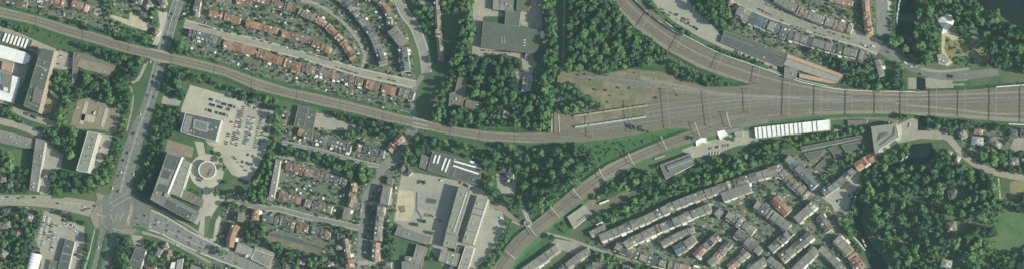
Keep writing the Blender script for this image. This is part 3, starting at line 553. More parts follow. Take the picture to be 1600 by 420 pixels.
for i, (a, b) in enumerate(PA): portal(a, b, 'thin dark catenary portal over the western line, %s from the left' % ordn(i + 1), 'portal_grey', 6.5, .3, .3)

# trains
def train(path, label, m, n, z, group=None):
    sp = smooth_path(path, 4); q, L = resample(sp, n); base = W(*q[0], z); r = tag(empty('train', base), label, 'train')
    for i in range(n):
        A, B = Vector(W(*q[i], z + 3.6)[:2]), Vector(W(*q[i + 1], z + 3.6)[:2]); d = B - A; an = math.atan2(d.y, d.x); c = (A + B) / 2; ln = d.length - .9
        vs, fs = [], []; u = d.normalized(); v = Vector((-u.y, u.x))
        prof = [(-1.45, .9), (-1.5, 2.6), (-1.2, 3.5), (-.5, 3.85), (.5, 3.85), (1.2, 3.5), (1.5, 2.6), (1.45, .9)]
        for e_ in (-.5, .5):
            for s_, zz in prof: p = c + u * ln * e_ + v * s_; vs.append((p.x, p.y, z + zz))
        k = len(prof); fs = [(j, j + 1, k + j + 1, k + j) for j in range(k - 1)] + [tuple(range(k))[::-1], tuple(range(k, 2 * k)), (0, k, 2 * k - 1, k - 1)]
        cb = mobj('carriage', vs, [f[::-1] for f in fs], m, r, origin=base)
        box('roof_equipment', c, ln * .3, 1.2, z + 3.8, z + 4.2, 'metal_grey', an, cb, base)
        for s_ in (-.35, .35):
            p = c + u * ln * s_; box('bogie', p, 3, 2.2, z, z + .95, 'metal_dark', an, cb, base)
mat('train_blue', (.42, .47, .5), (.34, .39, .42), .3, rough=.5); mat('train_tan', (.36, .3, .19), (.28, .24, .16), .2, rough=.6); mat('train_dark', (.12, .12, .115), (.085, .085, .085), .2, rough=.6)
train([(898, 198.5), (950, 191), (1009, 182.5)], 'pale blue-grey train standing in the sandy rail yard', 'train_blue', 5, EZ + .5)
train([(896, 181.5), (950, 173.5), (1012, 164.5)], 'tan-roofed train on the northern siding of the rail yard', 'train_tan', 5, EZ + .5)
train([(985, -8), (1003, 12), (1030, 34), (1063, 55)], 'dark train on the outermost track of the northern curve', 'train_dark', 4, EZ + .5)

# ------------------------------------------------------------------ large buildings
def volume(r, base, poly, h, roof, wall, parapet=.5, lip='flat_light', z0=0, lipw=.5, name='wall'):
    v = ccw([W(a, b, h)[:2] for a, b in poly]); n = len(v); i_ = offset(v, -lipw); zt = h + parapet
    vs = [(a, b, z0) for a, b in v] + [(a, b, zt) for a, b in v] + [(a, b, zt) for a, b in i_] + [(a, b, h - .1) for a, b in i_]
    fs, mi = [], []
    for k in range(n):
        j = (k + 1) % n
        fs += [(k, j, n + j, n + k), (n + k, n + j, 2 * n + j, 2 * n + k), (2 * n + k, 2 * n + j, 3 * n + j, 3 * n + k)]; mi += [0, 1, 1]
    mobj(name, vs, fs, [wall, lip], r, mi, base)
    rf = mobj('roof', [(a, b, h) for a, b in i_], [list(range(n))], roof, r, origin=base)
    if z0 == 0: occ([to_px(p) for p in offset(v, 1.0)], 1)
    return rf, v
def roof_boxes(rf, base, v, h, n, m='metal_grey', smin=1.2, smax=3.2, ang=0, rng=None):
    xs = [p[0] for p in v]; ys = [p[1] for p in v]; k = t = 0; rng = rng or R; inn = offset(v, -2.5)
    while k < n and t < 400:
        t += 1; x, y = rng.uniform(min(xs), max(xs)), rng.uniform(min(ys), max(ys))
        if inside(inn, np.array([x]), np.array([y]))[0]:
            box('roof_unit', (x, y), rng.uniform(smin, smax), rng.uniform(smin, smax), h, h + rng.uniform(.6, 1.8), m if rng.random() < .6 else 'flat_light', ang, rf, base); k += 1
def building(name, label, cat, vols, clutter=5, cm='metal_grey'):
    """vols: (roof outline in px at its height, height, roof, wall[, parapet colour])"""
    p0 = vols[0][0]; cx = sum(p[0] for p in p0) / len(p0); cy = sum(p[1] for p in p0) / len(p0); base = W(cx, cy, vols[0][1]); base = (base[0], base[1], 0)
    r = tag(empty(name, base), label, cat); out = []
    for vv in vols:
        p, h, rm, wm = vv[:4]; rf, v = volume(r, base, p, h, rm, wm, lip=vv[4] if len(vv) > 4 else 'flat_light')
        if len(v) == 4 and clutter:
            a, b, c, d = [Vector(q) for q in v]
            if (b - a).length < (c - b).length: a, b, c, d = b, c, d, a
            ns = int((b - a).length / 9)
            for k in range(1, ns):
                p, q = a.lerp(b, k / ns + R.uniform(-.02, .02)), d.lerp(c, k / ns + R.uniform(-.02, .02)); w_ = (q - p); box('roof_seam', (p + q) / 2, w_.length * .9, R.choice([.4, .6, 1.6]), h, h + .14, R.choice(['flat_light', 'flat_dark', 'flat_grey', 'flat_taupe']), math.atan2(w_.y, w_.x), rf, base)
        e1 = Vector(v[1]) - Vector(v[0]); roof_boxes(rf, base, v, h, max(1, int(clutter * abs(area(v)) / 900)) if clutter else 0, cm, ang=math.atan2(e1.y, e1.x)); out.append((rf, v, h))
    return r, base, out
def slab(r, base, name, poly, z0, z1, m):
    v = ccw([W(a, b, z1)[:2] for a, b in poly]); n = len(v)
    return mobj(name, [(a, b, z0) for a, b in v] + [(a, b, z1) for a, b in v], [list(range(n, 2 * n)), list(range(n))[::-1]] + [(k, (k + 1) % n, n + (k + 1) % n, n + k) for k in range(n)], m, r, origin=base)
def strip_px(a, b, wd):
    a, b = Vector(a), Vector(b); t = (b - a).normalized(); n = Vector((-t.y, t.x)) * wd / 2
    return [(a + n)[:], (a - n)[:], (b - n)[:], (b + n)[:]]

# factory with sawtooth roof, far left
r, b, o = building('factory', 'white-roofed factory with a sawtooth bay at the left edge', 'factory', [([(-15, 66), (40, 82), (48, 88), (45, 97), (38, 101), (-15, 87)], 9, 'white_roof', 'white_wall', 'white_roof'), ([(2, 49), (51, 63), (46, 79), (-3, 66)], 7, 'flat_dark', 'facade_grey')], 0)
for k in range(7):
    x = 8 + k * 5.6; q = [(x, 52 + k * 1.55), (x + 2.7, 52.7 + k * 1.55), (x - 2.2, 65.5 + k * 1.7), (x - 4.8, 64.8 + k * 1.7)]; slab(r, b, 'sawtooth', q, 7.1, 9.2, 'white_roof')
r, b, o = building('factory_office', 'white flat-roofed block with grey roof plant near the left edge', 'building', [([(-15, 108), (32, 122), (20, 161), (-15, 152)], 9, 'white_roof', 'white_wall', 'white_roof')], 0)
slab(r, b, 'roof_plant', [(2, 112), (19, 118), (15, 146), (3, 142)], 9.1, 11, 'flat_grey'); slab(r, b, 'roof_plant', [(6, 136), (12, 138), (11, 144), (5, 142)], 11.1, 12.4, 'metal_white')
slab(r, b, 'roof_plant', [(-4, 131), (2, 133), (1, 140), (-5, 138)], 9.1, 9.5, 'flat_dark')
building('low_hall', 'low terracotta-roofed annex between the two white factory roofs', 'building', [([(4, 96), (21, 101), (18, 114), (2, 109)], 4, 'terracotta', 'white_wall')], 4)
r, b, o = building('office_tower', 'long tall office slab with grey-green roof beside the factory', 'office building', [([(64, 75), (85, 80), (60, 176), (37, 166)], 25, 'flat_green', 'facade_pink')], 6)
slab(r, b, 'roof_house', [(53, 137), (67, 141), (61, 163), (50, 159)], 25.1, 27.6, 'flat_taupe'); slab(r, b, 'roof_house', [(48, 137), (52, 138), (48, 150), (45, 149)], 25.1, 26, 'flat_dark'); slab(r, b, 'roof_house', [(64, 77), (80, 81), (76, 90), (62, 87)], 25.1, 26.2, 'flat_green')
building('arched_canopy', 'curved pale green canopy in the garden right of the office slab', 'canopy', [([(79, 142), (86, 146), (93, 152), (90, 156), (84, 152), (78, 146)], 4, 'green_metal', 'metal_grey')], 0)
building('low_school', 'low brown-roofed building with a bent grey wing under the railway', 'building', [([(124, 91), (178, 106), (172, 118), (132, 109), (121, 104)], 5, 'brown_ground', 'brick_wall'), ([(115, 82), (135, 85), (180, 104), (178, 106.5), (126, 90.5), (121, 104), (120, 125), (112, 132)], 6, 'flat_taupe', 'brick_wall')], 2)
building('apartment_block', 'grey flat block with long roof at the left edge above the lawn', 'apartment block', [([(-15, 199), (54, 217), (52, 231), (38, 231), (-15, 219)], 10, 'flat_grey', 'facade_brick')], 5)
building('apartment_block', 'narrow grey apartment slab running north to south above the side road', 'apartment block', [([(56, 215), (71, 219), (58, 298), (46, 296)], 14, 'flat_grey', 'facade_white')], 7)
building('apartment_block', 'tall apartment slab with green-grey roof beside the brown car park', 'apartment block', [([(137, 205), (154, 208), (137, 269), (119, 266)], 24, 'flat_greygreen', 'facade_white', 'white_roof')], 8)
r, b, o = building('office_building', 'square dark-roofed office with framed light well beside the car park', 'office building', [([(290, 176), (346, 188), (337, 221), (282, 206)], 14, 'flat_dark', 'facade_white', 'white_roof')], 5)
slab(r, b, 'light_well_frame', [(303, 186), (327, 192), (323, 207), (301, 201)], 14.1, 15.6, 'flat_light'); slab(r, b, 'light_well_glass', [(306, 189), (324, 193.5), (321, 204), (304.5, 199.5)], 15.65, 15.9, 'glass_roof')
for q in ([(291, 180), (301, 182), (295, 207), (285, 204)], [(328, 190), (343, 192), (336, 216), (325, 213)], [(300, 203), (323, 209), (322, 214), (298, 208)]): slab(r, b, 'roof_panel', q, 14.05, 14.3, 'flat_dark' if q[0][0] != 291 else 'flat_grey')
r, b, o = building('office_complex', 'tall L-shaped office with solar panels west of the round plaza', 'office building',
  [([(262, 236), (284, 243), (261, 303), (262, 305), (312, 331), (303, 348), (235, 311), (239, 301)], 25, 'flat_grey', 'facade_grey', 'flat_light'), ([(285, 247), (298, 254), (282, 307), (264, 301)], 15, 'flat_greygreen', 'facade_white'), ([(283, 292), (318, 311), (315, 323), (268, 303)], 9, 'flat_taupe', 'facade_brick')], 2)
for q in ([(262, 240), (279, 245), (272, 265), (256, 260)], [(256, 264), (268, 268), (263, 280), (251, 276)], [(249, 286), (262, 289), (258, 300), (244, 297)]): slab(r, b, 'roof_recess', q, 25.05, 25.3, 'flat_dark')
slab(r, b, 'facade_screen', strip_px((284.5, 244.5), (261.5, 302), 1.4), 20, 26.8, 'white_roof')
vs, fs = [], []
for i in range(14):
    for j in range(4):
        px, py = 262 + i * 2.9 - j * 1.7, 312 + i * 1.65 + j * 2.6; p = W(px, py, 25.6); box_faces(vs, fs, p, 2.2, 1.7, 25.5, 25.62, math.radians(-30))
tag(mobj('solar_array', vs, fs, 'solar', r, origin=b), kind='stuff')
slab(r, b, 'stair_tower', [(258, 300), (263, 302), (261, 308), (256, 306)], 25.1, 28, 'flat_light')
# round pavilion
c0 = W(324, 265, 9); b0 = (c0[0], c0[1], 0); r = tag(empty('round_pavilion', b0), 'round brown-roofed pavilion with a white rim on the circular plaza', 'pavilion')
def ring(name, r0, r1, z0, z1, m, par=r, seg_=40):
    vs, fs = [], []
    for k in range(seg_):
        a = k * 2 * math.pi / seg_; ca, sa = math.cos(a), math.sin(a); vs += [(r0 * ca, r0 * sa, z1), (r1 * ca, r1 * sa, z1), (r1 * ca, r1 * sa, z0), (r0 * ca, r0 * sa, z0)]
    for k in range(seg_):
        i, j = 4 * k, 4 * ((k + 1) % seg_); fs += [(i, i + 1, j + 1, j), (i + 1, i + 2, j + 2, j + 1), (i + 3, i, j, j + 3)]
    return mobj(name, vs, fs, m, par)
ring('wall', 0.1, 12.6, 0, 9, 'facade_white'); ring('roof_rim', 12.6, 14.0, 8.4, 9.9, 'metal_white'); rf = ring('roof', .05, 12.5, 9, 9.15, 'roof_taupe')
for a, q in ((3.5, -4), (5.5, 0), (2, -7)): box('roof_unit', (a, q), 2.5, 2, 9.1, 10.4, 'flat_dark', .6, rf)
occ([(324 + 16 * math.cos(k), 266 + 16 * math.sin(k)) for k in np.arange(0, 6.3, .4)], 1)

building('car_dealer', 'long dark-roofed workshop among the parked cars at bottom left', 'workshop', [([(103, 372), (117, 377), (105, 428), (88, 428)], 8, 'flat_dark', 'white_wall'), ([(79, 405), (91, 408), (86, 428), (74, 428)], 6, 'flat_green', 'white_wall')], 2)
# white vaulted tent
def vault(name, label, cat, a, b, wd, h, ribs, m, rm):
    A, B = Vector(W(*a, h * .7)[:2]), Vector(W(*b, h * .7)[:2]); d = B - A; u = d.normalized(); v = Vector((-u.y, u.x)); base = (A.x, A.y, 0); r = tag(empty(name, base), label, cat)
    def shell(s0, s1, k, nm, mm):
        vs = []; n = 11
        for s in (s0, s1):
            for j in range(n):
                t = math.pi * j / (n - 1); p = A + u * s + v * (math.cos(t) * wd / 2 * k); vs.append((p.x, p.y, 1.5 + math.sin(t) * (h - 1.5) * k))
        for s in (s0, s1):
            for e_ in (1, -1): p = A + u * s + v * (e_ * wd / 2 * k); vs.append((p.x, p.y, 0))
        fs = [(j, j + 1, n + j + 1, n + j) for j in range(n - 1)] + [(2 * n, 0, n, 2 * n + 2), (n - 1, 2 * n + 1, 2 * n + 3, 2 * n - 1)] + [tuple([2 * n] + list(range(n)) + [2 * n + 1])[::-1], tuple([2 * n + 2] + list(range(n, 2 * n)) + [2 * n + 3])]
        mobj(nm, vs, [f[::-1] for f in fs], mm, r, origin=base)
    L = d.length
    for k in range(ribs): shell(L * k / ribs + .25, L * (k + 1) / ribs - .25, 1.0, 'bay', m); 
    shell(.1, L - .1, .965, 'inner_skin', rm)
    occ([to_px(p) for p in (A + v * wd / 2, A - v * wd / 2, B - v * wd / 2, B + v * wd / 2)], 1)
vault('storage_tent', 'white ribbed arched tent beside the car dealer at bottom left', 'tent', (55, 395), (46, 432), 18, 8, 8, 'white_roof', 'metal_grey')
building('office_villa', 'dark flat-roofed villa with pale rim below the avenue', 'building', [([(212, 386), (228, 391), (220, 419), (201, 412)], 9, 'flat_dark', 'white_wall')], 3)
building('row_hall', 'pair of pale striped roofs at the bottom edge below the avenue', 'building', [([(268, 409), (275, 408), (272, 430), (262, 430)], 7, 'white_roof', 'white_wall'), ([(277, 405), (286, 403), (282, 430), (274, 430)], 8, 'flat_light', 'white_wall')], 3)
building('corner_block', 'grey block cut by the bottom edge beside the avenue', 'building', [([(299, 412), (313, 417), (310, 430), (296, 430)], 8, 'flat_grey', 'white_wall')], 4)
building('supermarket', 'light grey flat-roofed hall in two blocks beside the forecourt', 'building', [([(372, 378), (397, 388), (393, 402), (367, 393)], 7, 'flat_light', 'brick_wall'), ([(399, 389), (428, 399), (419, 417), (392, 404)], 7, 'flat_grey', 'brick_wall', 'white_roof'), ([(398, 384), (430, 394), (429, 399), (398, 389)], 5, 'flat_light', 'brick_wall')], 3)
r, b, o = building('school_hall', 'huge plain grey flat roof of the sports hall with red east wall', 'sports hall', [([(755, 34), (790, 39), (844, 47), (841, 77), (833, 84), (751, 74)], 10, 'flat_green', 'facade_red', 'flat_grey'), ([(790, 18), (814, 19), (811, 42), (789, 38)], 8, 'flat_green', 'facade_grey'), ([(821, 84.5), (834, 84), (832, 95), (820, 92)], 5, 'flat_grey', 'facade_grey')], 0)
for k in range(4):
    for j in range(2): box('roof_light', W(784 + j * 4 + k * .3, 58 + k * 3, 10)[:2], 1, 1, 10, 10.6, 'metal_white', 0, r, (b[0] * 0 + b[0], b[1], 0))
for k in range(3): box('roof_light', W(820 - k * .2, 63 + k * 4.2, 10)[:2], 2.6, 1.2, 10, 10.8, 'white_roof', 0, r, b)
building('school_wing', 'grey corrugated school wing at the top edge', 'school', [([(771, -12), (803, -12), (801, 18), (770, 15)], 9, 'flat_grey', 'facade_grey')], 6)
building('school_wing', 'narrow dark school wing with red wall at the top edge', 'school', [([(809, -12), (829, -12), (826, 18), (807, 16)], 9, 'flat_green', 'facade_red')], 1)
building('white_canopy', 'bright white sail canopy at the corner of the sports hall', 'canopy', [([(844, 49), (849, 48), (852, 55), (850, 60), (844, 60)], 6, 'white_roof', 'white_roof', 'white_roof')], 0)
building('wood_house', 'large dark L-shaped roof half hidden in the wood', 'house', [([(716, 121), (730, 122), (726, 150), (722, 165), (701, 166), (703, 146), (711, 144)], 6, 'flat_taupe', 'brick_wall'), ([(728, 157), (753, 160), (750, 171), (727, 167)], 5, 'flat_taupe', 'brick_wall')], 6, 'metal_white')
building('greenhouse', 'long pale greenhouse roof in the clearing of the wood', 'greenhouse', [([(818, 118), (824, 118.5), (821, 144), (815, 143)], 4, 'flat_light', 'white_wall'), ([(824.5, 118.5), (832, 119), (829, 142), (822, 143)], 4.5, 'flat_light', 'white_wall', 'white_roof')], 0)
building('garden_house', 'small white roof at the south edge of the wood above the railway', 'house', [([(786, 172), (794, 173), (793, 186), (786, 184)], 4, 'flat_light', 'white_wall')], 1)
r, b, o = building('workshop_hall', 'dark hall roof with four short white skylights', 'hall', [([(676, 236), (706, 243), (697, 275), (668, 266)], 8, 'flat_dark', 'brick_wall')], 0)
for a, c in (((681, 241), (677, 254)), ((687, 242), (683, 255)), ((697, 246), (690, 265)), ((703, 248), (695.5, 268))): slab(r, b, 'skylight', strip_px(a, c, 2.3), 8, 9, 'white_roof')
r, b, o = building('workshop_hall', 'dark hall roof with two long white skylights', 'hall', [([(707, 243), (753, 258), (748, 289), (698, 275.5)], 8, 'flat_dark', 'brick_wall')], 3)
for a, c in (((709, 251), (752, 263)), ((708, 258), (748, 271))): slab(r, b, 'skylight', strip_px(a, c, 2.4), 8, 9, 'white_roof')
slab(r, b, 'skylight', [(735, 250), (741, 252), (740, 255), (734, 253)], 8, 8.8, 'white_roof')
building('workshop_shed', 'small brown-roofed shed left of the skylight hall', 'shed', [([(659, 240), (673, 246), (667, 265), (655, 260)], 6, 'flat_taupe', 'brick_wall')], 3)
r, b, o = building('school_block', 'long pale school slab casting a wide shadow over the schoolyard', 'school', [([(717, 290), (735, 296), (713, 367), (697, 362)], 17, 'flat_greygreen', 'facade_grey', 'flat_light'), ([(697, 363), (716, 368.5), (711, 388), (692, 384)], 13, 'flat_greygreen', 'facade_grey')], 4)
slab(r, b, 'roof_ridge', strip_px((729, 300), (709, 362), 1), 17.1, 18, 'metal_white')
building('school_block', 'grey roof with square roof units below the school slab', 'school', [([(690, 388), (719, 396), (714, 416), (685, 407)], 11, 'flat_greygreen', 'facade_grey')], 10, 'metal_white')
building('school_block', 'long beige school slab with white sunlit edge on the right', 'school', [([(746, 304), (762, 310), (739, 381), (722, 378)], 14, 'flat_light', 'facade_white', 'flat_light')], 4)
building('school_block', 'beige slab with white edge at the bottom below the school', 'school', [([(727, 384), (741, 386), (728, 430), (712, 430)], 13, 'flat_light', 'facade_white', 'white_roof')], 4)
building('school_annex', 'narrow strip roof in the shade between the two school slabs', 'school', [([(712, 385), (721, 385), (710, 430), (700, 430)], 8, 'flat_green', 'facade_grey')], 6)
building('clinic', 'grey L-shaped flat roof around a small garden', 'building', [([(622, 352), (673, 369), (668, 382), (616, 366)], 9, 'flat_grey', 'facade_brick'), ([(651, 381), (667, 385), (654, 430), (628, 430), (628, 408), (644, 407)], 9, 'flat_grey', 'facade_brick')], 2)
building('gallery_flats', 'narrow slab of flats casting a dark shadow over the tree belt', 'apartment block', [([(431, 248), (438, 250), (428, 309), (420, 307)], 13, 'flat_grey', 'facade_white')], 9, 'metal_white')
building('garage_row', 'long dark roof of a garage row beside the brown lane', 'garages', [([(421, 361), (460, 369), (504, 384), (502, 390), (455, 377), (419, 368)], 3, 'flat_dark', 'brick_wall')], 0)
building('depot', 'dark grey flat roof between the railway and the grey terrace', 'building', [([(466, 166), (482, 168), (474, 200), (459, 197)], 7, 'flat_dark', 'brick_wall'), ([(482.5, 169), (495, 173), (489, 203), (475, 200)], 6, 'flat_dark', 'brick_wall')], 7, 'metal_white')
r, b, o = building('rail_workshop', 'brown hall with raised blue-grey glass roof south of the branch line', 'hall', [([(1031, 257), (1079, 239), (1087, 255), (1040, 279)], 7, 'flat_taupe', 'white_wall')], 0)
slab(r, b, 'glass_roof', [(1041, 259), (1079, 244), (1083, 252), (1046, 268)], 7, 9.5, 'glass_roof'); slab(r, b, 'glass_ridge', strip_px((1043, 263), (1081, 248.5), 1), 9.5, 10.2, 'metal_grey')
r, b, o = building('track_store', 'plain taupe flat-roofed store beside the branch line', 'building', [([(886, 338), (913, 319), (925, 333), (896, 356)], 6, 'concrete', 'white_wall')], 0)
for k in range(9): box('roof_unit', W(902 + k * 2, 345 - k * 1.5 + (k % 2), 6)[:2], 1.2, 1, 6, 7.2, 'flat_taupe', .6, r, b)
r, b, o = building('rail_hall', 'very long white ribbed hall below the main tracks', 'hall', [([(1179, 199.5), (1296, 187), (1297, 203), (1181, 216)], 7, 'white_roof', 'white_wall', 'white_roof')], 0)
for f in (.04, .1, .16, .225, .29, .345, .4, .46, .52, .58, .63, .77, .83): slab(r, b, 'roof_joint', strip_px((1179 + 117 * f, 199.5 - 12.5 * f), (1181 + 116 * f, 216 - 13 * f), .8), 7, 7.75, 'flat_dark')
for lb, q, rm in (('white kinked roof in the yard right of the glass-roofed hall', [(1087, 220), (1095, 215), (1104, 215), (1105, 223), (1096, 223), (1088, 228)], 'white_roof'),
   ('white shed roof with dark seams, left of two beside the long hall', [(1120, 206), (1132, 203), (1138, 210), (1125, 218)], 'white_roof'), ('pale shed roof close against the long white hall', [(1146, 206), (1161, 205), (1160, 213), (1150, 214)], 'flat_light'), ('grey strip roof along the tracks near the white sheds', [(1133, 203), (1160, 199), (1161, 204), (1139, 208)], 'flat_grey'),
   ('low pale strip roof beside the branch line', [(1022, 246), (1037, 241), (1038, 243.5), (1023, 248.5)], 'flat_light'), ('small white strip roof on the yard by the store', [(936, 317), (951, 311), (952, 313), (937, 319)], 'white_roof'),
   ('brown shed below the tracks near the glass block', [(1324, 188), (1355, 187), (1355, 194), (1325, 197)], 'flat_taupe'), ('small pale blue tank shed right of the long hall', [(1303, 202), (1315, 201), (1315, 204), (1303, 205)], 'flat_light')):
    building('yard_shed', lb, 'shed', [(q, 4, rm, 'white_wall', rm)], 0)
building('long_store', 'pair of long dark store roofs running down beside the tracks', 'store', [([(1131, 48), (1163, 59), (1229, 84), (1228, 92), (1160, 66), (1130, 55)], 5, 'flat_green', 'brick_wall'), ([(1129, 55.5), (1160, 66.5), (1226, 93), (1222, 105), (1160, 80), (1126, 66)], 5.5, 'flat_dark', 'brick_wall')], 1)
building('orange_store', 'long orange-edged store with pale roof above the tracks', 'store', [([(1230, 84), (1318, 117), (1316, 122), (1229, 91)], 6, 'terracotta', 'brick_wall'), ([(1229, 91.5), (1316, 122.5), (1314, 130), (1284, 122), (1224, 102)], 5.5, 'flat_light', 'brick_wall'), ([(1249, 115), (1285, 122.5), (1312, 130), (1298, 131), (1249, 122)], 5, 'terracotta', 'brick_wall')], 0)
building('signal_house', 'grey square roof beside the end of the orange store', 'building', [([(1226, 105), (1246, 107), (1243, 125), (1225, 122)], 8, 'flat_grey', 'brick_wall')], 4)
r, b, o = building('glass_block', 'grey-green block with a pointed corner and curved front near the canal', 'office building', [([(1361, 198), (1400, 193), (1404, 213), (1390, 222), (1376, 231), (1367, 241)], 16, 'flat_greygreen', 'facade_white', 'flat_light')], 0)
for k in range(6): slab(r, b, 'roof_light', strip_px((1374 + k * 2.2, 209 - k * .6), (1371 + k * 3.4, 220 - k * 2), .9), 16, 16.8, 'flat_dark')
slab(r, b, 'roof_band', [(1396, 198), (1399, 198), (1398, 210), (1376, 227), (1373, 226), (1394, 209)], 16, 16.5, 'flat_dark')
building('long_canopy', 'long straight roof with white edge north of the garage courts', 'building', [([(1251, 229), (1346, 211), (1347, 216), (1253, 235)], 5, 'flat_dark', 'white_wall', 'flat_light')], 0)
for lb, q in (('leftmost dark garage roof below the long straight roof', [(1256, 239), (1289, 233), (1280, 245), (1266, 252)]), ('middle dark garage roof below the long straight roof', [(1293, 231), (1306, 227.5), (1316, 243), (1305, 247), (1300, 238)]),
   ('rightmost dark garage roof below the long straight roof', [(1314, 226), (1346, 219), (1340, 232), (1322, 238)]), ('dark garage roof with pale sides above the quay terrace', [(1291, 244), (1302, 248), (1285, 268), (1272, 262)])):
    building('garage_block', lb, 'garages', [(q, 3, 'flat_green', 'brick_wall', 'flat_light')], 0)
# white pavilion in the park
ctr = W(1479, 36, 7); b0 = (ctr[0], ctr[1], 0); r = tag(empty('tent_pavilion', b0), 'white faceted tent pavilion among the park trees', 'pavilion')
op = [(1465, 32), (1471, 27), (1478, 23), (1486, 24), (1491, 34), (1488, 41), (1480, 47), (1473, 45)]; ov = [W(a, q, 4)[:2] for a, q in op]; n = len(ov)
for k in range(n):
    a, q = ov[k], ov[(k + 1) % n]; mid = ((a[0] + q[0]) / 2, (a[1] + q[1]) / 2); mobj('sail', [(a[0], a[1], 3.4 + (k % 2) * .9), (q[0], q[1], 3.4 + ((k + 1) % 2) * .9), (ctr[0], ctr[1], 8), (a[0], a[1], 3.2), (q[0], q[1], 3.2)], [(1, 0, 2), (0, 1, 4, 3)], 'white_roof', r, origin=b0)
    box('pole', a, .3, .3, 0, 3.6, 'metal_grey', 0, r, b0)
slab(r, b0, 'entrance_roof', [(1474, 43), (1482, 46), (1478, 52), (1471, 54)], 2.6, 3, 'white_roof'); occ(op, 1)
building('park_pavilion', 'flat pale pavilion with cluttered roof at the foot of the sand path', 'pavilion', [([(1464, 86), (1474, 84), (1484, 96), (1478, 101), (1466, 98)], 4, 'flat_light', 'white_wall')], 30, 'white_roof')
building('kiosk', 'white-roofed kiosk right of the tent pavilion', 'kiosk', [([(1514, 48), (1526, 46), (1528, 54), (1518, 52)], 3.5, 'white_roof', 'white_wall', 'white_roof')], 0)
building('park_hut', 'small pale hut among the trees west of the tent pavilion', 'hut', [([(1434, 26), (1439, 26), (1438, 32), (1434, 31)], 3.5, 'flat_light', 'white_wall')], 0)
building('underpass_portal', 'round white stair housing of the footpath beside the branch line', 'stair housing', [([(819, 346), (824, 343), (830, 345), (830, 351), (824, 354), (819, 351)], EZ + 1.2, 'flat_taupe', 'white_wall', 'white_roof')], 0)
r = wall_run('path_railing', [(862.5, 178), (861.5, 207)], 'pale railing on the left of the path meeting the tracks', 'railing', 1.1, EZ + .1, 'metal_white', .5, 10)
r = wall_run('path_railing', [(866, 178), (866.5, 207)], 'dark railing in the middle of the path meeting the tracks', 'railing', 1.1, EZ + .1, 'flat_taupe', .4, 10)
r = wall_run('path_railing', [(872.5, 178), (874.5, 208)], 'pale railing on the right of the path meeting the tracks', 'railing', 1.1, EZ + .1, 'metal_white', .5, 10)

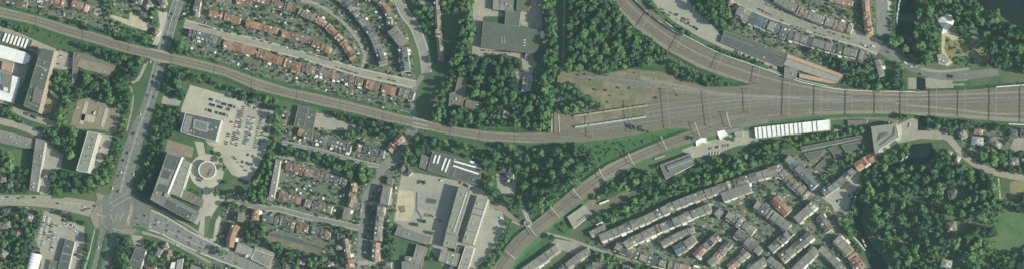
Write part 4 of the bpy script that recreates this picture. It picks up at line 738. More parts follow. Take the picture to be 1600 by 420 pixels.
# ------------------------------------------------------------------ houses
def house(c4, eave, ridge, roof, wall, label, group=None, kind='gable', name='terraced_house', cat='house', chimney=True, dormer=0, ext=None, along=True, bay=0):
    """c4: ground corners front-left, front-right, back-right, back-left; ridge runs along the front when along"""
    FL, FR, BR, BL = [Vector(p) for p in c4]; C = (FL + FR + BR + BL) / 4; base = (C.x, C.y, 0)
    r = tag(empty(name, base), label, cat, group)
    vs = [(*p, 0) for p in (FL, FR, BR, BL)] + [(*p, eave) for p in (FL, FR, BR, BL)]
    if area([p[:] for p in (FL, FR, BR, BL)]) < 0: fl = lambda f: f[::-1]
    else: fl = lambda f: f
    mobj('wall', vs, [fl(f) for f in [(0, 1, 5, 4), (1, 2, 6, 5), (2, 3, 7, 6), (3, 0, 4, 7), (4, 5, 6, 7)]], wall, r, origin=base)
    if not along: FL, FR, BR, BL = FR, BR, BL, FL
    o_ = .35; u = (FR - FL).normalized(); v = (BL - FL).normalized(); q = [FL - v * o_, FR - v * o_, BR + v * o_, BL + v * o_]
    lw = (FR - FL).length; z = eave + .02
    if kind == 'gable': a, b = (q[0] + q[3]) / 2, (q[1] + q[2]) / 2; rv = [(*p, z) for p in q] + [(*a, ridge), (*b, ridge)]; rf = [(0, 1, 5, 4), (2, 3, 4, 5), (3, 0, 4), (1, 2, 5)]; mi = [0, 0, 1, 1]
    elif kind == 'hip':
        dp = (BL - FL).length; ins = min(lw * .42, dp * .45); a, b = (q[0] + q[3]) / 2 + u * ins, (q[1] + q[2]) / 2 - u * ins; rv = [(*p, z) for p in q] + [(*a, ridge), (*b, ridge)]; rf = [(0, 1, 5, 4), (2, 3, 4, 5), (3, 0, 4), (1, 2, 5)]; mi = [0] * 4
    else:   # mansard with a flat top
        t = [q[0] + v * 2, q[1] + v * 2, q[2] - v * 2, q[3] - v * 2]; rv = [(*p, z) for p in q] + [(*p, ridge) for p in t]; rf = [(0, 1, 5, 4), (4, 5, 6, 7), (2, 3, 7, 6), (3, 0, 4, 7), (1, 2, 6, 5)]; mi = [0, 2, 0, 1, 1]
    ro = mobj('roof', rv, [fl(f) for f in rf], [roof, wall, 'flat_grey'], r, mi, base)
    if chimney:
        p = (FL + BL) / 2 + u * .7 if kind != 'flat' else (FL + BL) / 2 + u * .7 + v * 1
        box('chimney', p, .9, 1.3, eave, ridge + 1.1, 'brick_wall', math.atan2(u.y, u.x), r, base)
    for s in ([1] if dormer == 1 else [1, -1] if dormer == 2 else []):
        dp = (BL - FL).length; p = (FL + FR) / 2 + v * dp * (.22 if s == 1 else .78); dm = box('dormer', p, min(2.8, lw * .5), dp * .2, eave + .3, eave + (ridge - eave) * .72, R.choice(['white_wall', 'flat_grey', 'flat_dark', 'metal_white', 'flat_light']), math.atan2(u.y, u.x), r, base)
    if lw > 4 and R.random() < .55:
        p = (FL + FR) / 2 + v * (BL - FL).length * R.choice([.3, .5, .7]) + u * R.uniform(-1.5, 1.5)
        box('roof_window', p, R.uniform(.9, 1.8), R.uniform(.8, 1.5), eave, (ridge + .15) if kind == 'flat' else eave + (ridge - eave) * .8, R.choice(['white_roof', 'metal_white', 'flat_dark', 'flat_light', 'metal_dark']), math.atan2(u.y, u.x), r, base)
    if kind == 'flat' or R.random() < .3:
        box('party_wall', (FL + BL) / 2 + u * .25, .4, (BL - FL).length * .9, eave - 1, ridge + .35, R.choice(['flat_light', 'brick_wall', 'flat_grey']), math.atan2(u.y, u.x), r, base)
    if bay:
        p = (c4[0][0] + c4[1][0]) / 2 - (C.x - (c4[0][0] + c4[1][0]) / 2) * 0, (c4[0][1] + c4[1][1]) / 2; f = Vector(p) - C; f.normalize(); q2 = Vector(p) + f * bay / 2; uu = Vector(c4[1]) - Vector(c4[0])
        box('front_bay', q2, uu.length * R.uniform(.7, .98), bay, 0, eave * R.uniform(.55, .98), R.choice(['white_roof', 'white_wall', 'white_wall', 'cream_wall']), math.atan2(uu.y, uu.x), r, base)
    if ext:
        s, dd = ext; p = (BL + BR) / 2 + v * dd / 2 if s > 0 else (FL + FR) / 2 - v * dd / 2
        box('rear_extension', p + u * R.uniform(-.8, .8), lw * R.uniform(.5, .85), dd, 0, R.uniform(2.8, 5), R.choice(['flat_dark', 'flat_grey', 'flat_light', 'white_roof', 'flat_taupe', 'roof_slate']), math.atan2(u.y, u.x), r, base)
    occ([to_px(p) for p in c4], 1)
    return r
TERR = []; NH = [0]; WH = ('white_wall', 'white_wall', 'cream_wall')
def terrace(path, depth, unit, eave, ridge, pal, desc, end, kind='gable', wall=('white_wall', 'cream_wall', 'brick_wall'), dorm=.5, ext=.5, side=1, gap=None, bay=0):
    """a row of houses; each is a thing of its own. path = ridge line in px"""
    town = wall is WH or 'cream_wall' not in wall or kind == 'flat'
    unit = unit * (1.7 if town else 1.22) if unit < 7.4 else unit * 1.1
    sp = smooth_path(path, 4); n = max(1, round(plen(sp) / unit)); q, L = resample(sp, n)
    TERR.extend((a.x, a.y, desc) for a in q)
    depth = depth * 1.14 if wall is WH and town else depth
    zr = (eave + ridge) / 2; P = [Vector(W(*a, zr)[:2]) for a in q]; nr = normals([p[:] for p in P])
    for i in range(n):
        if gap and i in gap: continue
        e_ = .03; jig = R.uniform(-.4, .4); d2 = depth / 2
        a, b = P[i].lerp(P[i + 1], .006), P[i].lerp(P[i + 1], .994)
        c4 = [(a - nr[i] * (d2 + jig))[:], (b - nr[i + 1] * (d2 + jig))[:], (b + nr[i + 1] * d2)[:], (a + nr[i] * d2)[:]]
        f = i / max(1, n - 1); ch = pal(f) if callable(pal) else R.choice(pal); dh = R.choice([0, 0, .25, .5, -.3]); NH[0] += 1
        kd = kind if isinstance(kind, str) else R.choice(kind)
        house(c4, eave + dh, ridge + dh, ch, R.choice(wall), '%s house from the %s in %s' % (ordn(i + 1), {'upper': 'top', 'lower': 'bottom'}.get(end, end), desc), 'houses of ' + desc, kd, 'town_house' if town else 'terraced_house', chimney=R.random() < .7,
              dormer=(R.choice([1, 2]) if R.random() < dorm else 0), ext=((side, R.uniform(2, 4.5)) if R.random() < ext else None), along=(R.random() < .88 or kd == 'flat'), bay=(R.uniform(1.2, 2.2) if town and wall is WH and R.random() < .85 else 0))
SL, BLU, GR, TP, BR_, RD, OR, PK = 'roof_slate', 'roof_blue', 'roof_grey', 'roof_taupe', 'roof_brown', 'roof_red', 'roof_orange', 'roof_pink'
ends = lambda a, b, k=.14: (lambda f: a if f < k or f > 1 - k else R.choice(b))
terrace([(327, 21), (375, 33)], 10, 6, 6, 9.5, ends(OR, [RD, RD, OR]), 'the orange terrace nearest the main road', 'left', side=-1)
terrace([(384, 36), (433, 49)], 10, 6, 6, 9.5, ends(OR, [RD, RD, OR]), 'the middle orange terrace north of the brick street', 'left', side=-1)
terrace([(440, 53), (478, 62), (490, 69), (516, 79)], 10, 6, 6, 9.5, ends(OR, [BR_, PK, RD, PK], .12), 'the stepped brown terrace beside the curved row', 'left', side=-1)
terrace([(395, -4), (440, 9), (462, 15)], 11, 6, 6, 9.5, lambda f: OR if .8 < f < .95 else R.choice([TP, BR_, PK, GR]), 'the brown terrace at the top edge', 'left')
terrace([(467, 18), (488, 28), (502, 34), (516, 46), (530, 60), (542, 76), (552, 92)], 11, 5.6, 7, 10.5, lambda f: R.choice([TP, BR_, PK]) if f < .3 else R.choice([OR, PK, BR_, RD, PK]), 'the curved orange terrace', 'upper')
terrace([(524, -6), (545, 10), (560, 26), (575, 46), (585, 63), (592, 82), (598, 102)], 12, 5.6, 8, 12, [SL, BLU, BLU, SL, GR], 'the long curved slate terrace', 'upper', ('gable', 'flat'))
terrace([(584, -4), (598, 8), (607, 26)], 10, 6.5, 7, 10.5, [BR_, PK, RD, SL, GR], 'the short mixed terrace at the top edge', 'upper')
terrace([(604, 34), (612, 34)], 9, 8, 7, 10, [SL], 'the slate pair above the hipped slate house', 'left')
terrace([(612, 46), (630, 70)], 17, 10, 9, 13.5, [SL, SL, GR], 'the broad slate block left of the street', 'upper', 'flat', dorm=.9)
terrace([(628, 75), (633, 112)], 15, 7.5, 8, 13, [BLU, BLU, SL], 'the dark blue-roofed row left of the street', 'upper', dorm=.2)
terrace([(681, -6), (683, 30), (686, 60), (689, 96)], 9, 6, 9, 12.5, [GR, PK, BR_, TP, SL, PK, GR], 'the narrow row beside the tall trees', 'upper', side=-1)
terrace([(296, 52), (345, 65)], 13, 5.5, 6, 9.5, [SL, SL, BLU, GR], 'the slate terrace south of the brick street', 'left', dorm=.8, ext=.9, side=-1)
terrace([(349, 68), (378, 75), (400, 82), (432, 94), (470, 106)], 13, 6, 6.5, 10.5, [OR, RD, PK, OR, PK, BR_, OR], 'the patchy orange terrace above the railway', 'left', ext=.9, side=-1)
terrace([(472, 107), (498, 112), (530, 121), (566, 130)], 11, 5.6, 6, 9.5, [GR, PK, TP, SL, GR, OR], 'the grey middle terrace above the railway', 'left', dorm=.8, ext=.9, side=-1)
terrace([(569, 131), (592, 137)], 13, 5.8, 6, 10, [PK, RD, PK, OR], 'the pink-roofed block above the railway', 'left', ext=.8, side=-1)
terrace([(597, 138), (618, 144)], 13, 5.8, 6, 10, [RD, PK, RD], 'the red-roofed block next to the pink block', 'left', ext=.8, side=-1)
terrace([(624, 144), (646, 151)], 13, 6, 6, 9.5, [SL, GR, BR_], 'the last grey block before the tall trees', 'left', side=-1)
terrace([(62, -6), (100, 6)], 11, 6.5, 6, 9.5, lambda f: OR if f > .45 else R.choice([BR_, GR, PK]), 'the orange row at the top left', 'left', side=-1)
terrace([(112, 5), (137, 14)], 11, 6.3, 6, 9.5, [OR, OR, PK], 'the short orange row next to the sand pit', 'left', side=-1)
terrace([(-8, -3), (42, 8)], 8, 7, 5.5, 8, [GR, SL, BR_], 'the grey row in the top left corner', 'left')
terrace([(311, -6), (308, 8), (305, 26)], 9, 6, 7, 10, [SL, GR], 'the short slate row beside the main road', 'upper')
terrace([(338, -3), (392, 6)], 9, 6.5, 6, 9, [TP, PK, GR, BR_], 'the row cut by the top edge left of the brown terrace', 'left', gap=(3,))
terrace([(466, 205), (474, 208)], 10, 8, 6, 9, [OR], 'the orange pair left of the grey garden terrace', 'left')
terrace([(474, 211), (500, 217), (548, 232)], 12, 5.4, 6, 9.5, [SL, GR, SL, BLU], 'the slate terrace above the tree-lined street', 'left', dorm=.8, ext=.9, side=-1)
terrace([(556, 229), (566, 232), (600, 240)], 12, 8, 7, 10.5, [SL, GR, SL], 'the slate villas left of the street bend', 'left', 'hip')
terrace([(607, 234), (617, 223), (629, 211)], 11, 5.5, 8, 12, [BR_, PK, RD, BR_], 'the red diagonal row by the small railway bridge', 'lower', wall=('white_wall', 'cream_wall'), side=-1)
terrace([(446, 259), (474, 266)], 10, 5.5, 6, 9.5, [OR, RD, PK], 'the red terrace beside the narrow slab of flats', 'left', side=-1, ext=.8)
terrace([(476, 268), (508, 275), (541, 284)], 11, 5.6, 6, 9.5, lambda f: R.choice([TP, BR_, PK, GR]) if f < .6 else R.choice([SL, BLU]), 'the brown and blue terrace below the tree-lined street', 'left', side=-1, ext=.9)
terrace([(436, 305), (470, 313)], 11, 5.6, 6, 9.5, [RD, OR, PK], 'the red terrace at the back gardens', 'left', ext=.8)
terrace([(474, 315), (518, 327)], 12, 5.6, 6, 9.5, [GR, TP, SL, GR], 'the grey terrace following the red back-garden row', 'left', ext=.8)
terrace([(410, 339), (426, 343)], 10, 6, 6, 9.5, [GR, SL], 'the grey pair at the start of the garage lane row', 'left')
terrace([(428, 343), (448, 348)], 11, 6, 6, 9.5, [SL], 'the plain slate roofs opposite the garage row', 'left', side=-1)
terrace([(450, 349), (460, 352)], 11, 5.5, 6, 9.5, [GR, PK], 'the pale pair beside the orange roofs opposite the garages', 'left', side=-1)
terrace([(463, 353), (481, 357)], 11, 5.8, 6, 10, [OR, RD], 'the orange roofs opposite the garage row', 'left', side=-1)
terrace([(487, 358), (516, 365)], 11, 5.8, 6, 9.5, lambda f: PK if f > .8 else SL, 'the slate roofs right of the orange garage-lane roofs', 'left', side=-1)
terrace([(553, 284), (549, 310), (545, 322)], 9, 6, 10, 13, [BR_, TP, PK], 'the tall narrow row behind the yellow tree', 'upper', wall=('cream_wall', 'brick_wall'))
terrace([(542, 324), (539, 342)], 12, 8, 8, 11, [SL, BLU, GR], 'the slate corner block below the tall narrow row', 'upper', 'flat')
terrace([(539, 372), (541, 390), (543, 402)], 9, 6, 10, 13, [TP, GR, TP], 'the tall grey row at the bottom beside the shaded street', 'upper', wall=('cream_wall', 'brick_wall'))
terrace([(544, 404), (546, 417)], 13, 6.5, 9, 13, [RD, PK], 'the red-roofed end block at the bottom', 'upper')
terrace([(605, 280), (613, 283)], 11, 6, 8, 11, [BR_, GR], 'the dark pair at the street corner', 'left')
terrace([(604, 290), (599, 318)], 14, 7, 12, 15, [SL, BLU, SL], 'the greenish slate block east of the shaded street', 'upper', 'flat', wall=('white_wall',))
terrace([(595, 322), (592, 345), (589, 375)], 12, 6, 12, 15, [GR, TP, SL, GR], 'the long grey block east of the shaded street', 'upper', ('flat', 'gable'), wall=('white_wall', 'cream_wall'))
terrace([(588, 378), (587, 392), (586, 404)], 12, 6.5, 12, 15, [PK, RD, TP], 'the pinkish end of the block east of the shaded street', 'upper', wall=('white_wall', 'cream_wall'))
terrace([(376, 331), (374, 346)], 10, 7, 10, 13, [SL, BR_], 'the dark-topped villas beside the plaza path', 'upper', 'flat', wall=('cream_wall', 'brick_wall'))
terrace([(369, 350), (362, 364), (358, 385)], 12, 7, 10, 13.5, [OR, PK, OR, RD, PK], 'the orange-gabled row beside the plaza path', 'upper', wall=('brick_wall', 'cream_wall'))
terrace([(399, 326), (398, 343)], 11, 8.5, 7, 11, [OR, PK], 'the orange pair in the trees east of the plaza path', 'upper', 'hip')
terrace([(418, 307), (425, 309)], 8, 6, 6, 9, [GR], 'the grey pair at the foot of the narrow flats', 'left')
# lower right quarter
WH = ('white_wall', 'white_wall', 'cream_wall')
terrace([(937, 371), (1000, 345), (1050, 321), (1080, 309), (1150, 285), (1222, 261)], 12, 6.2, 9, 11.5, [GR, SL, TP, BR_, GR, SL, GR, TP], 'the very long grey terrace below the tree belt', 'left', ('flat', 'flat', 'gable'), WH, dorm=.6, ext=.7, side=-1)
terrace([(976, 383), (990, 374), (1040, 351), (1110, 322)], 12, 6, 9, 11.5, [GR, SL, BR_, SL, TP, GR], 'the second grey terrace, parallel to the long one', 'left', ('flat', 'gable'), WH, dorm=.6, ext=.8, side=-1)
terrace([(1128, 307), (1172, 291)], 14, 6.2, 9, 11.5, [GR, SL, GR], 'the short grey terrace inside the street corner', 'left', 'flat', WH, ext=.8, side=-1)
terrace([(1033, 381), (1060, 366), (1084, 357)], 9, 6, 7, 9.5, [TP, TP, PK], 'the thin tan row behind the second terrace', 'left', 'flat', WH, dorm=.1, ext=.1)
terrace([(1054, 391), (1071, 382), (1086, 371)], 13, 6, 9, 12, lambda f: BLU if f < .4 else R.choice([PK, GR, OR]), 'the slate and pink block among the shaded lanes', 'lower', WH and ('gable', 'flat'), WH)
terrace([(1086, 400), (1100, 386), (1122, 366)], 12, 6, 9, 12, [SL, TP, BR_, PK, GR], 'the brown block with sunlit pink fronts', 'lower', ('gable', 'flat'), ('cream_wall', 'white_wall'), side=-1)
terrace([(1108, 412), (1122, 398), (1140, 377)], 12, 6, 9, 12, [GR, SL, PK, TP], 'the second brown block, right of the first', 'lower', ('gable', 'flat'), ('cream_wall', 'white_wall'), side=-1)
terrace([(1136, 334), (1158, 348), (1178, 362)], 12, 6, 9, 12, [SL, GR, BR_, TP], 'the grey diagonal row behind the white-dotted gardens', 'upper', ('gable', 'flat'), WH)
terrace([(1180, 318), (1200, 331), (1232, 356)], 13, 6, 9, 12, [GR, SL, BR_, TP], 'the long grey diagonal row next to the red terrace', 'upper', ('gable', 'flat'), WH)
terrace([(1150, 362), (1168, 377), (1188, 394)], 12, 6, 9, 12, [TP, GR, SL], 'the grey diagonal row toward the bottom', 'upper', ('gable', 'flat'), WH)
terrace([(1128, 327), (1118, 336)], 10, 6, 8, 11, [GR, SL], 'the small grey group at the bend of the lane', 'upper', 'flat', WH)
terrace([(1229, 246), (1252, 267), (1274, 291)], 11, 5.8, 9, 12, [SL, GR, BLU], 'the slate row above the dark diagonal street', 'upper', ('gable', 'flat'), WH, side=-1)
terrace([(1200, 270), (1218, 268)], 12, 7, 8, 11, [GR, SL], 'the grey corner at the top of the dark diagonal street', 'left', 'flat', WH)
terrace([(1220, 268), (1238, 285), (1262, 305)], 11, 5.8, 9, 12, [GR, BR_, SL, TP], 'the brown-grey row below the dark diagonal street', 'upper', ('gable', 'flat'), WH)
terrace([(1208, 309), (1220, 320), (1232, 332)], 11, 6, 8, 11.5, [RD], 'the plain red terrace', 'upper', 'gable', WH, dorm=.1)
terrace([(1243, 343), (1256, 332), (1273, 317)], 12, 6.5, 9, 12, lambda f: OR if .25 < f < .5 else R.choice([GR, SL]), 'the grey row with one orange roof', 'lower', ('gable', 'flat'), WH)
terrace([(1280, 336), (1288, 347), (1296, 360)], 11, 6.5, 8, 11, [SL, GR], 'the short slate row behind the quay square', 'upper', 'gable', WH)
terrace([(1203, 389), (1222, 373), (1238, 359)], 11, 7.5, 9, 12, [GR, SL, GR], 'the grey blocks with white fronts, upper of two', 'lower', ('gable', 'flat'), WH)
terrace([(1220, 404), (1244, 385), (1268, 365)], 12, 7, 9, 12, [SL, GR, GR], 'the grey blocks with white fronts, lower of two', 'lower', ('gable', 'flat'), WH)
terrace([(1240, 424), (1258, 405), (1276, 388)], 12, 7, 10, 12.5, [GR, SL], 'the left arm of the V-shaped grey block', 'lower', 'flat', WH)
terrace([(1281, 387), (1298, 402), (1316, 422)], 11, 7, 10, 12.5, [SL, GR], 'the right arm of the V-shaped grey block', 'upper', 'flat', WH)
terrace([(1286, 302), (1308, 286), (1334, 264)], 11, 6, 9, 12, [SL, SL, BLU], 'the slate quay terrace with white front', 'lower', ('gable', 'flat'), ('white_wall',))
terrace([(1337, 261), (1352, 251), (1367, 242)], 12, 6, 9, 12.5, [OR, PK, OR], 'the orange quay row beside the pointed block', 'lower', wall=WH)
terrace([(1306, 372), (1318, 384), (1332, 399), (1346, 420)], 14, 6.5, 9, 12.5, [PK, TP, PK, BR_, RD], 'the pinkish quay row at the bottom', 'upper', ('gable', 'flat'), WH)
terrace([(818, 424), (845, 405), (872, 386)], 13, 7, 6, 8.5, ['flat_light', 'roof_grey', 'flat_light'], 'the pale row beside the bare strip', 'lower', 'flat', WH, side=-1)
terrace([(868, 428), (890, 411), (905, 399), (920, 390)], 10, 6.5, 7, 10, [GR, SL, GR], 'the grey row right of the pale row at the bottom', 'lower', ('flat', 'gable'), WH, ext=.6, side=-1)
terrace([(922, 365), (945, 353)], 9, 7, 6, 8.5, [GR, 'flat_light'], 'the low sheds at the left of the long terrace', 'left', 'flat', WH)
terrace([(962, 383), (976, 390), (1004, 402), (1040, 412)], 11, 5.8, 7, 10, [SL, GR, SL, BR_], 'the slate row along the footpath', 'left', ('gable', 'flat'), WH)
terrace([(1044, 412), (1080, 422), (1100, 426)], 11, 5.8, 7, 10, [BR_, PK, TP], 'the brown row cut by the bottom edge', 'left', ('gable', 'flat'), WH)
terrace([(915, 418), (935, 412), (985, 420)], 9, 7, 6, 9, [SL, GR], 'the slate group under the bright trees at the bottom', 'left', ('gable', 'flat'), WH, gap=(3, 4))
terrace([(1138, 418), (1160, 400), (1168, 392)], 10, 6.5, 7, 10, [GR, TP, PK], 'the low row with white trims at the bottom', 'lower', ('gable', 'flat'), WH)
terrace([(1170, 424), (1196, 404)], 11, 6.5, 9, 12, [GR, SL, GR], 'the grey block below the crossing of the dark lanes', 'lower', 'flat', WH)
terrace([(1200, 404), (1222, 422)], 10, 6.5, 9, 12, [TP, GR], 'the tan arm of the bottom courtyard block', 'upper', 'flat', WH)
# upper right
terrace([(1212, -2), (1240, 13), (1265, 25), (1300, 37), (1331, 47)], 15, 6, 8, 11.5, [PK, GR, TP, PK, GR], 'the pinkish terrace north of the wide street', 'left', ('gable', 'flat'), ('cream_wall', 'brick_wall', 'white_wall'), ext=.8)
terrace([(1152, 16), (1180, 30), (1230, 53)], 15, 6, 8, 11.5, [BLU, SL, SL, GR], 'the blue-slate terrace south of the wide street', 'left', ('gable', 'flat'), WH, ext=.9, dorm=.8, side=-1)
terrace([(1232, 54), (1290, 72), (1348, 87)], 13, 6, 8, 11.5, [SL, BLU, GR, SL], 'the slate terrace above the orange store', 'left', ('gable', 'flat'), WH, ext=.9, dorm=.8, side=-1)
terrace([(1296, -2), (1332, 6)], 9, 7, 7, 10, [PK, GR, BR_], 'the small row at the top edge by the tall orange row', 'left')
terrace([(1351, -6), (1353, 20), (1356, 40)], 10, 6, 11, 14, [OR, PK, TP, OR], 'the tall orange row by the quay road', 'upper', wall=('cream_wall',), side=-1)
terrace([(1357, 42), (1358, 55)], 11, 6.5, 11, 15, [OR], 'the orange tower end of the tall row by the quay road', 'upper', 'hip', ('cream_wall',))
terrace([(1370, 94), (1378, 120)], 9, 8, 7, 10, [GR, TP], 'the pale villas in the trees above the tracks', 'upper', 'flat', WH)
# single houses
def villa(px, py, w_, d_, ang, roof, lb, eave=6.5, ridge=10.5, kind='hip', wall='white_wall', n='villa'):
    c = Vector(W(px, py, (eave + ridge) / 2)[:2]); a = math.radians(ang); u = Vector((math.cos(a), math.sin(a))); v = Vector((-u.y, u.x))
    c4 = [(c + u * x * w_ / 2 + v * y * d_ / 2)[:] for x, y in ((-1, -1), (1, -1), (1, 1), (-1, 1))]
    house(c4, eave, ridge, roof, wall, lb, None, kind, n, 'villa', dormer=1)
mat('roof_pale', (.4, .4, .38), (.3, .3, .285), .3, 5, fine=.25)
VIL = [(1488, 303, 13, 15, 10, SL, 'dark villa with white trim in the middle of the park'), (1486, 353, 15, 15, 10, GR, 'grey many-gabled villa surrounded by park trees'), (1479, 411, 13, 17, 80, 'roof_pale', 'white-roofed villa at the bottom of the park'),
 (1504, 210, 12, 12, 30, GR, 'grey hipped villa right of the canal street'), (1527, 219, 12, 18, 85, 'roof_pale', 'pale grey villa between two lawns near the tracks'), (1547, 217, 11, 13, 80, SL, 'dark villa in the row right of the canal street'), (1557, 224, 10, 14, 60, GR, 'villa with white gable in the row right of the canal street'),
 (1584, 208, 16, 12, -8, SL, 'slate villa at the right edge below the tracks'), (1602, 209, 14, 12, -5, SL, 'slate villa cut by the right edge below the tracks'), (1584, 251, 16, 12, 0, GR, 'grey villa among trees near the right edge'), (1598, 249, 5, 5, 0, 'roof_pale', 'tiny white garden house near the right edge'),
 (1496, 247, 7, 9, -30, 'roof_pale', 'small white-roofed house beside the park road'), (1483, 237, 8, 6, -25, GR, 'small house where the park road bends'), (1528, 205, 14, 7, -3, PK, 'pink low house just below the tracks'),
 (9, 330, 14, 11, 5, SL, 'dark slate house below the side road at the left edge'), (44, 338, 13, 11, 70, GR, 'grey gabled house below the side road'), (8, 350, 14, 10, 10, GR, 'grey house in the gardens at the left edge'), (28, 362, 10, 9, 20, BR_, 'brown house among trees at bottom left'), (4, 395, 12, 12, 60, GR, 'grey house at the left edge near the bottom'),
 (3, 276, 9, 15, 12, GR, 'grey house by the trees at the left edge'), (14, 287, 10, 8, 10, SL, 'small slate house beside the grey apartment slab'), (246, 393, 14, 10, 60, SL, 'white-speckled slate villa below the avenue'), (262, 397, 10, 8, 40, OR, 'orange-roofed villa below the avenue'), (236, 420, 14, 8, -5, RD, 'red-roofed house cut by the bottom edge'), (257, 383, 9, 8, 20, GR, 'grey cottage nearest the avenue'),
 (230, 8, 13, 10, 40, GR, 'grey villa left of the main road at the top'), (214, 2, 14, 10, -10, SL, 'slate villa above the terracotta yard'), (254, 3, 10, 12, 20, GR, 'grey villa at the top beside the main road'), (222, 22, 13, 9, -15, SL, 'dark pavilion right of the small field'), (243, 50, 9, 9, 50, BR_, 'brown cottage beside the main road near the railway'),
 (638, 268, 9, 9, 45, SL, 'slate house between the street and the big tree'), (628, 262, 8, 8, 30, GR, 'grey house under the big tree at the street bend'), (530, 386, 10, 6, -10, 'roof_pale', 'pale shed house at the end of the garage lane'), (533, 368, 10, 10, 0, SL, 'slate house at the end of the orange garage-lane roofs'),
 (470, 408, 10, 8, -10, GR, 'grey house at the bottom below the garage lane'), (448, 416, 11, 9, -10, SL, 'slate house at the bottom right of the supermarket'), (515, 412, 10, 9, -10, GR, 'grey house in the trees at the bottom edge'), (604, 412, 9, 14, 85, SL, 'slate block at the bottom edge by the shaded street'), (788, 262, 15, 12, -10, SL, 'dark roof in the clearing behind the skylight halls'), (795, 278, 13, 14, 0, BLU, 'blue-grey roof in the clearing behind the skylight halls'),
 (1150, 12, 10, 10, 30, SL, 'slate villa beside the wooded corner of the street'), (1140, 4, 9, 8, 20, TP, 'small pale house in the wooded corner'), (588, 405, 9, 6, 0, PK, 'low pink house at the foot of the shaded street'), (385, 398, 6, 6, 10, 'roof_pale', 'tiny white kiosk in front of the supermarket'), (640, 404, 9, 16, 88, 'roof_pale', 'white annex beside the grey L-shaped roof')]
for v_ in VIL: villa(*v_)
villa(1166, 244, 6, 5, 20, 'roof_pale', 'white cluttered shed at the right end of the tree belt', 3, 4.5)

# ------------------------------------------------------------------ cars
PAINT = {'white': (.72, .73, .72), 'silver': (.4, .42, .43), 'grey': (.14, .145, .15), 'black': (.018, .019, .02), 'blue': (.03, .06, .14), 'red': (.32, .035, .03), 'dark green': (.025, .05, .035), 'yellow': (.6, .42, .05), 'beige': (.4, .35, .26)}
mat('car_glass', (.02, .025, .03), (.015, .02, .025), .5, rough=.5, spec=.1); mat('tyre', (.02, .02, .02), (.015, .015, .015), 1)
CARM = {}
def car_mesh(col, van=False):
    if (col, van) in CARM: return CARM[(col, van)]
    m = mat('car_' + col.replace(' ', '_'), PAINT[col], tuple(x * .92 for x in PAINT[col]), .3, rough=.5, spec=.25)
    vs, fs, mi = [], [], []
    if van: body = [(-2.6, .35), (-2.65, 1.9), (-2.4, 2.15), (1.2, 2.15), (1.9, 1.2), (2.6, .95), (2.65, .35)]; wd = .98
    else: body = [(-2.15, .3), (-2.2, .8), (-1.95, .98), (-.9, 1.0), (1.0, .95), (2.0, .8), (2.15, .55), (2.15, .3)]; wd = .88
    n = len(body)
    for s in (-1, 1):
        for x, z in body: vs.append((x, s * wd * (.96 if z > .9 else 1), z))
    fs += [(i, i + 1, n + i + 1, n + i) for i in range(n - 1)] + [tuple(range(n))[::-1][::-1], tuple(range(n, 2 * n))[::-1]]; mi += [0] * (n + 1)
    k = len(vs)
    if not van:
        for z, x0, x1, h in ((.95, -1.75, 1.05, .8), (1.45, -1.25, .35, .66)):
            vs += [(x0, -h, z), (x1, -h, z), (x1, h, z), (x0, h, z)]
        fs += [(k, k + 1, k + 5, k + 4), (k + 1, k + 2, k + 6, k + 5), (k + 2, k + 3, k + 7, k + 6), (k + 3, k, k + 4, k + 7), (k + 4, k + 5, k + 6, k + 7)]; mi += [1, 1, 1, 1, 0]
    else:
        vs += [(1.25, -.85, 2.12), (1.25, .85, 2.12), (1.92, .85, 1.24), (1.92, -.85, 1.24)]; fs += [(k, k + 3, k + 2, k + 1)]; mi += [1]
    for x in (-1.35, 1.35):
        for s in (-1, 1):
            k = len(vs); N = 8
            for y in (s * (wd - .2), s * (wd + .02)):
                for j in range(N): vs.append((x + .33 * math.cos(j * math.pi / 4), y, .33 + .33 * math.sin(j * math.pi / 4)))
            fs += [(k + j, k + (j + 1) % N, k + N + (j + 1) % N, k + N + j) for j in range(N)] + [tuple(range(k + N, k + 2 * N))]; mi += [2] * (N + 1)
    me = bpy.data.meshes.new('car'); me.from_pydata(vs, [], fs)
    for x in (m, MATS['car_glass'], MATS['tyre']): me.materials.append(x)
    me.polygons.foreach_set('material_index', mi); CARM[(col, van)] = me; return me
NC = [0]; CARPOS = []
EXTRA = []; OG = 'cars in the office car park'
def car(px, py, ang, label, group, col, van=False, z=.8):
    if group == 'cars at the dealer yard' or (group == OG and any(k in label for k in ('fourth upright', 'fifth upright', 'sixth upright', 'under the trees', 'third upright'))) or NC[0] >= 360: EXTRA.append((px, py, ang, col, z)); return
    if not (-6 < px < 1606 and -6 < py < 426): return
    NC[0] += 1; o = bpy.data.objects.new('van' if van else 'car', car_mesh(col, van)); COL.objects.link(o)
    x, y, _ = W(px, py); o.location = (x, y, z); o.rotation_euler = (0, 0, ang); tag(o, label.replace('{c}', col), 'van' if van else 'car', group); CARPOS.append((px, py))
DARKS = ['black', 'grey', 'black', 'grey', 'blue', 'grey', 'white', 'black', 'dark green', 'silver', 'grey', 'black', 'black', 'grey', 'blue', 'red', 'silver', 'white', 'black', 'grey']
def car_row(a, b, n, heading, where, group, fill=.85, cols=DARKS, rng=R):
    """n bays from a to b; heading in px direction, None = along the row"""
    k = 0
    for i in range(n):
        if rng.random() > fill: continue
        f = (i + .5) / n; x, y = a[0] + (b[0] - a[0]) * f + rng.uniform(-.25, .25), a[1] + (b[1] - a[1]) * f + rng.uniform(-.25, .25); k += 1
        d = heading or (b[0] - a[0], b[1] - a[1]); an = math.atan2(-d[1], d[0]) + rng.uniform(-.04, .04) + (math.pi if rng.random() < .5 else 0)
        car(x, y, an, '{c} car, %s from the %s %s' % (ordn(k), 'left' if abs(b[0] - a[0]) > abs(b[1] - a[1]) else 'top', where), group, rng.choice(cols))
OG = 'cars in the office car park'
car_row((353, 149.5), (367, 153.5), 5, (-.27, .96), 'in the short row at the top edge of the office car park', OG, .8)
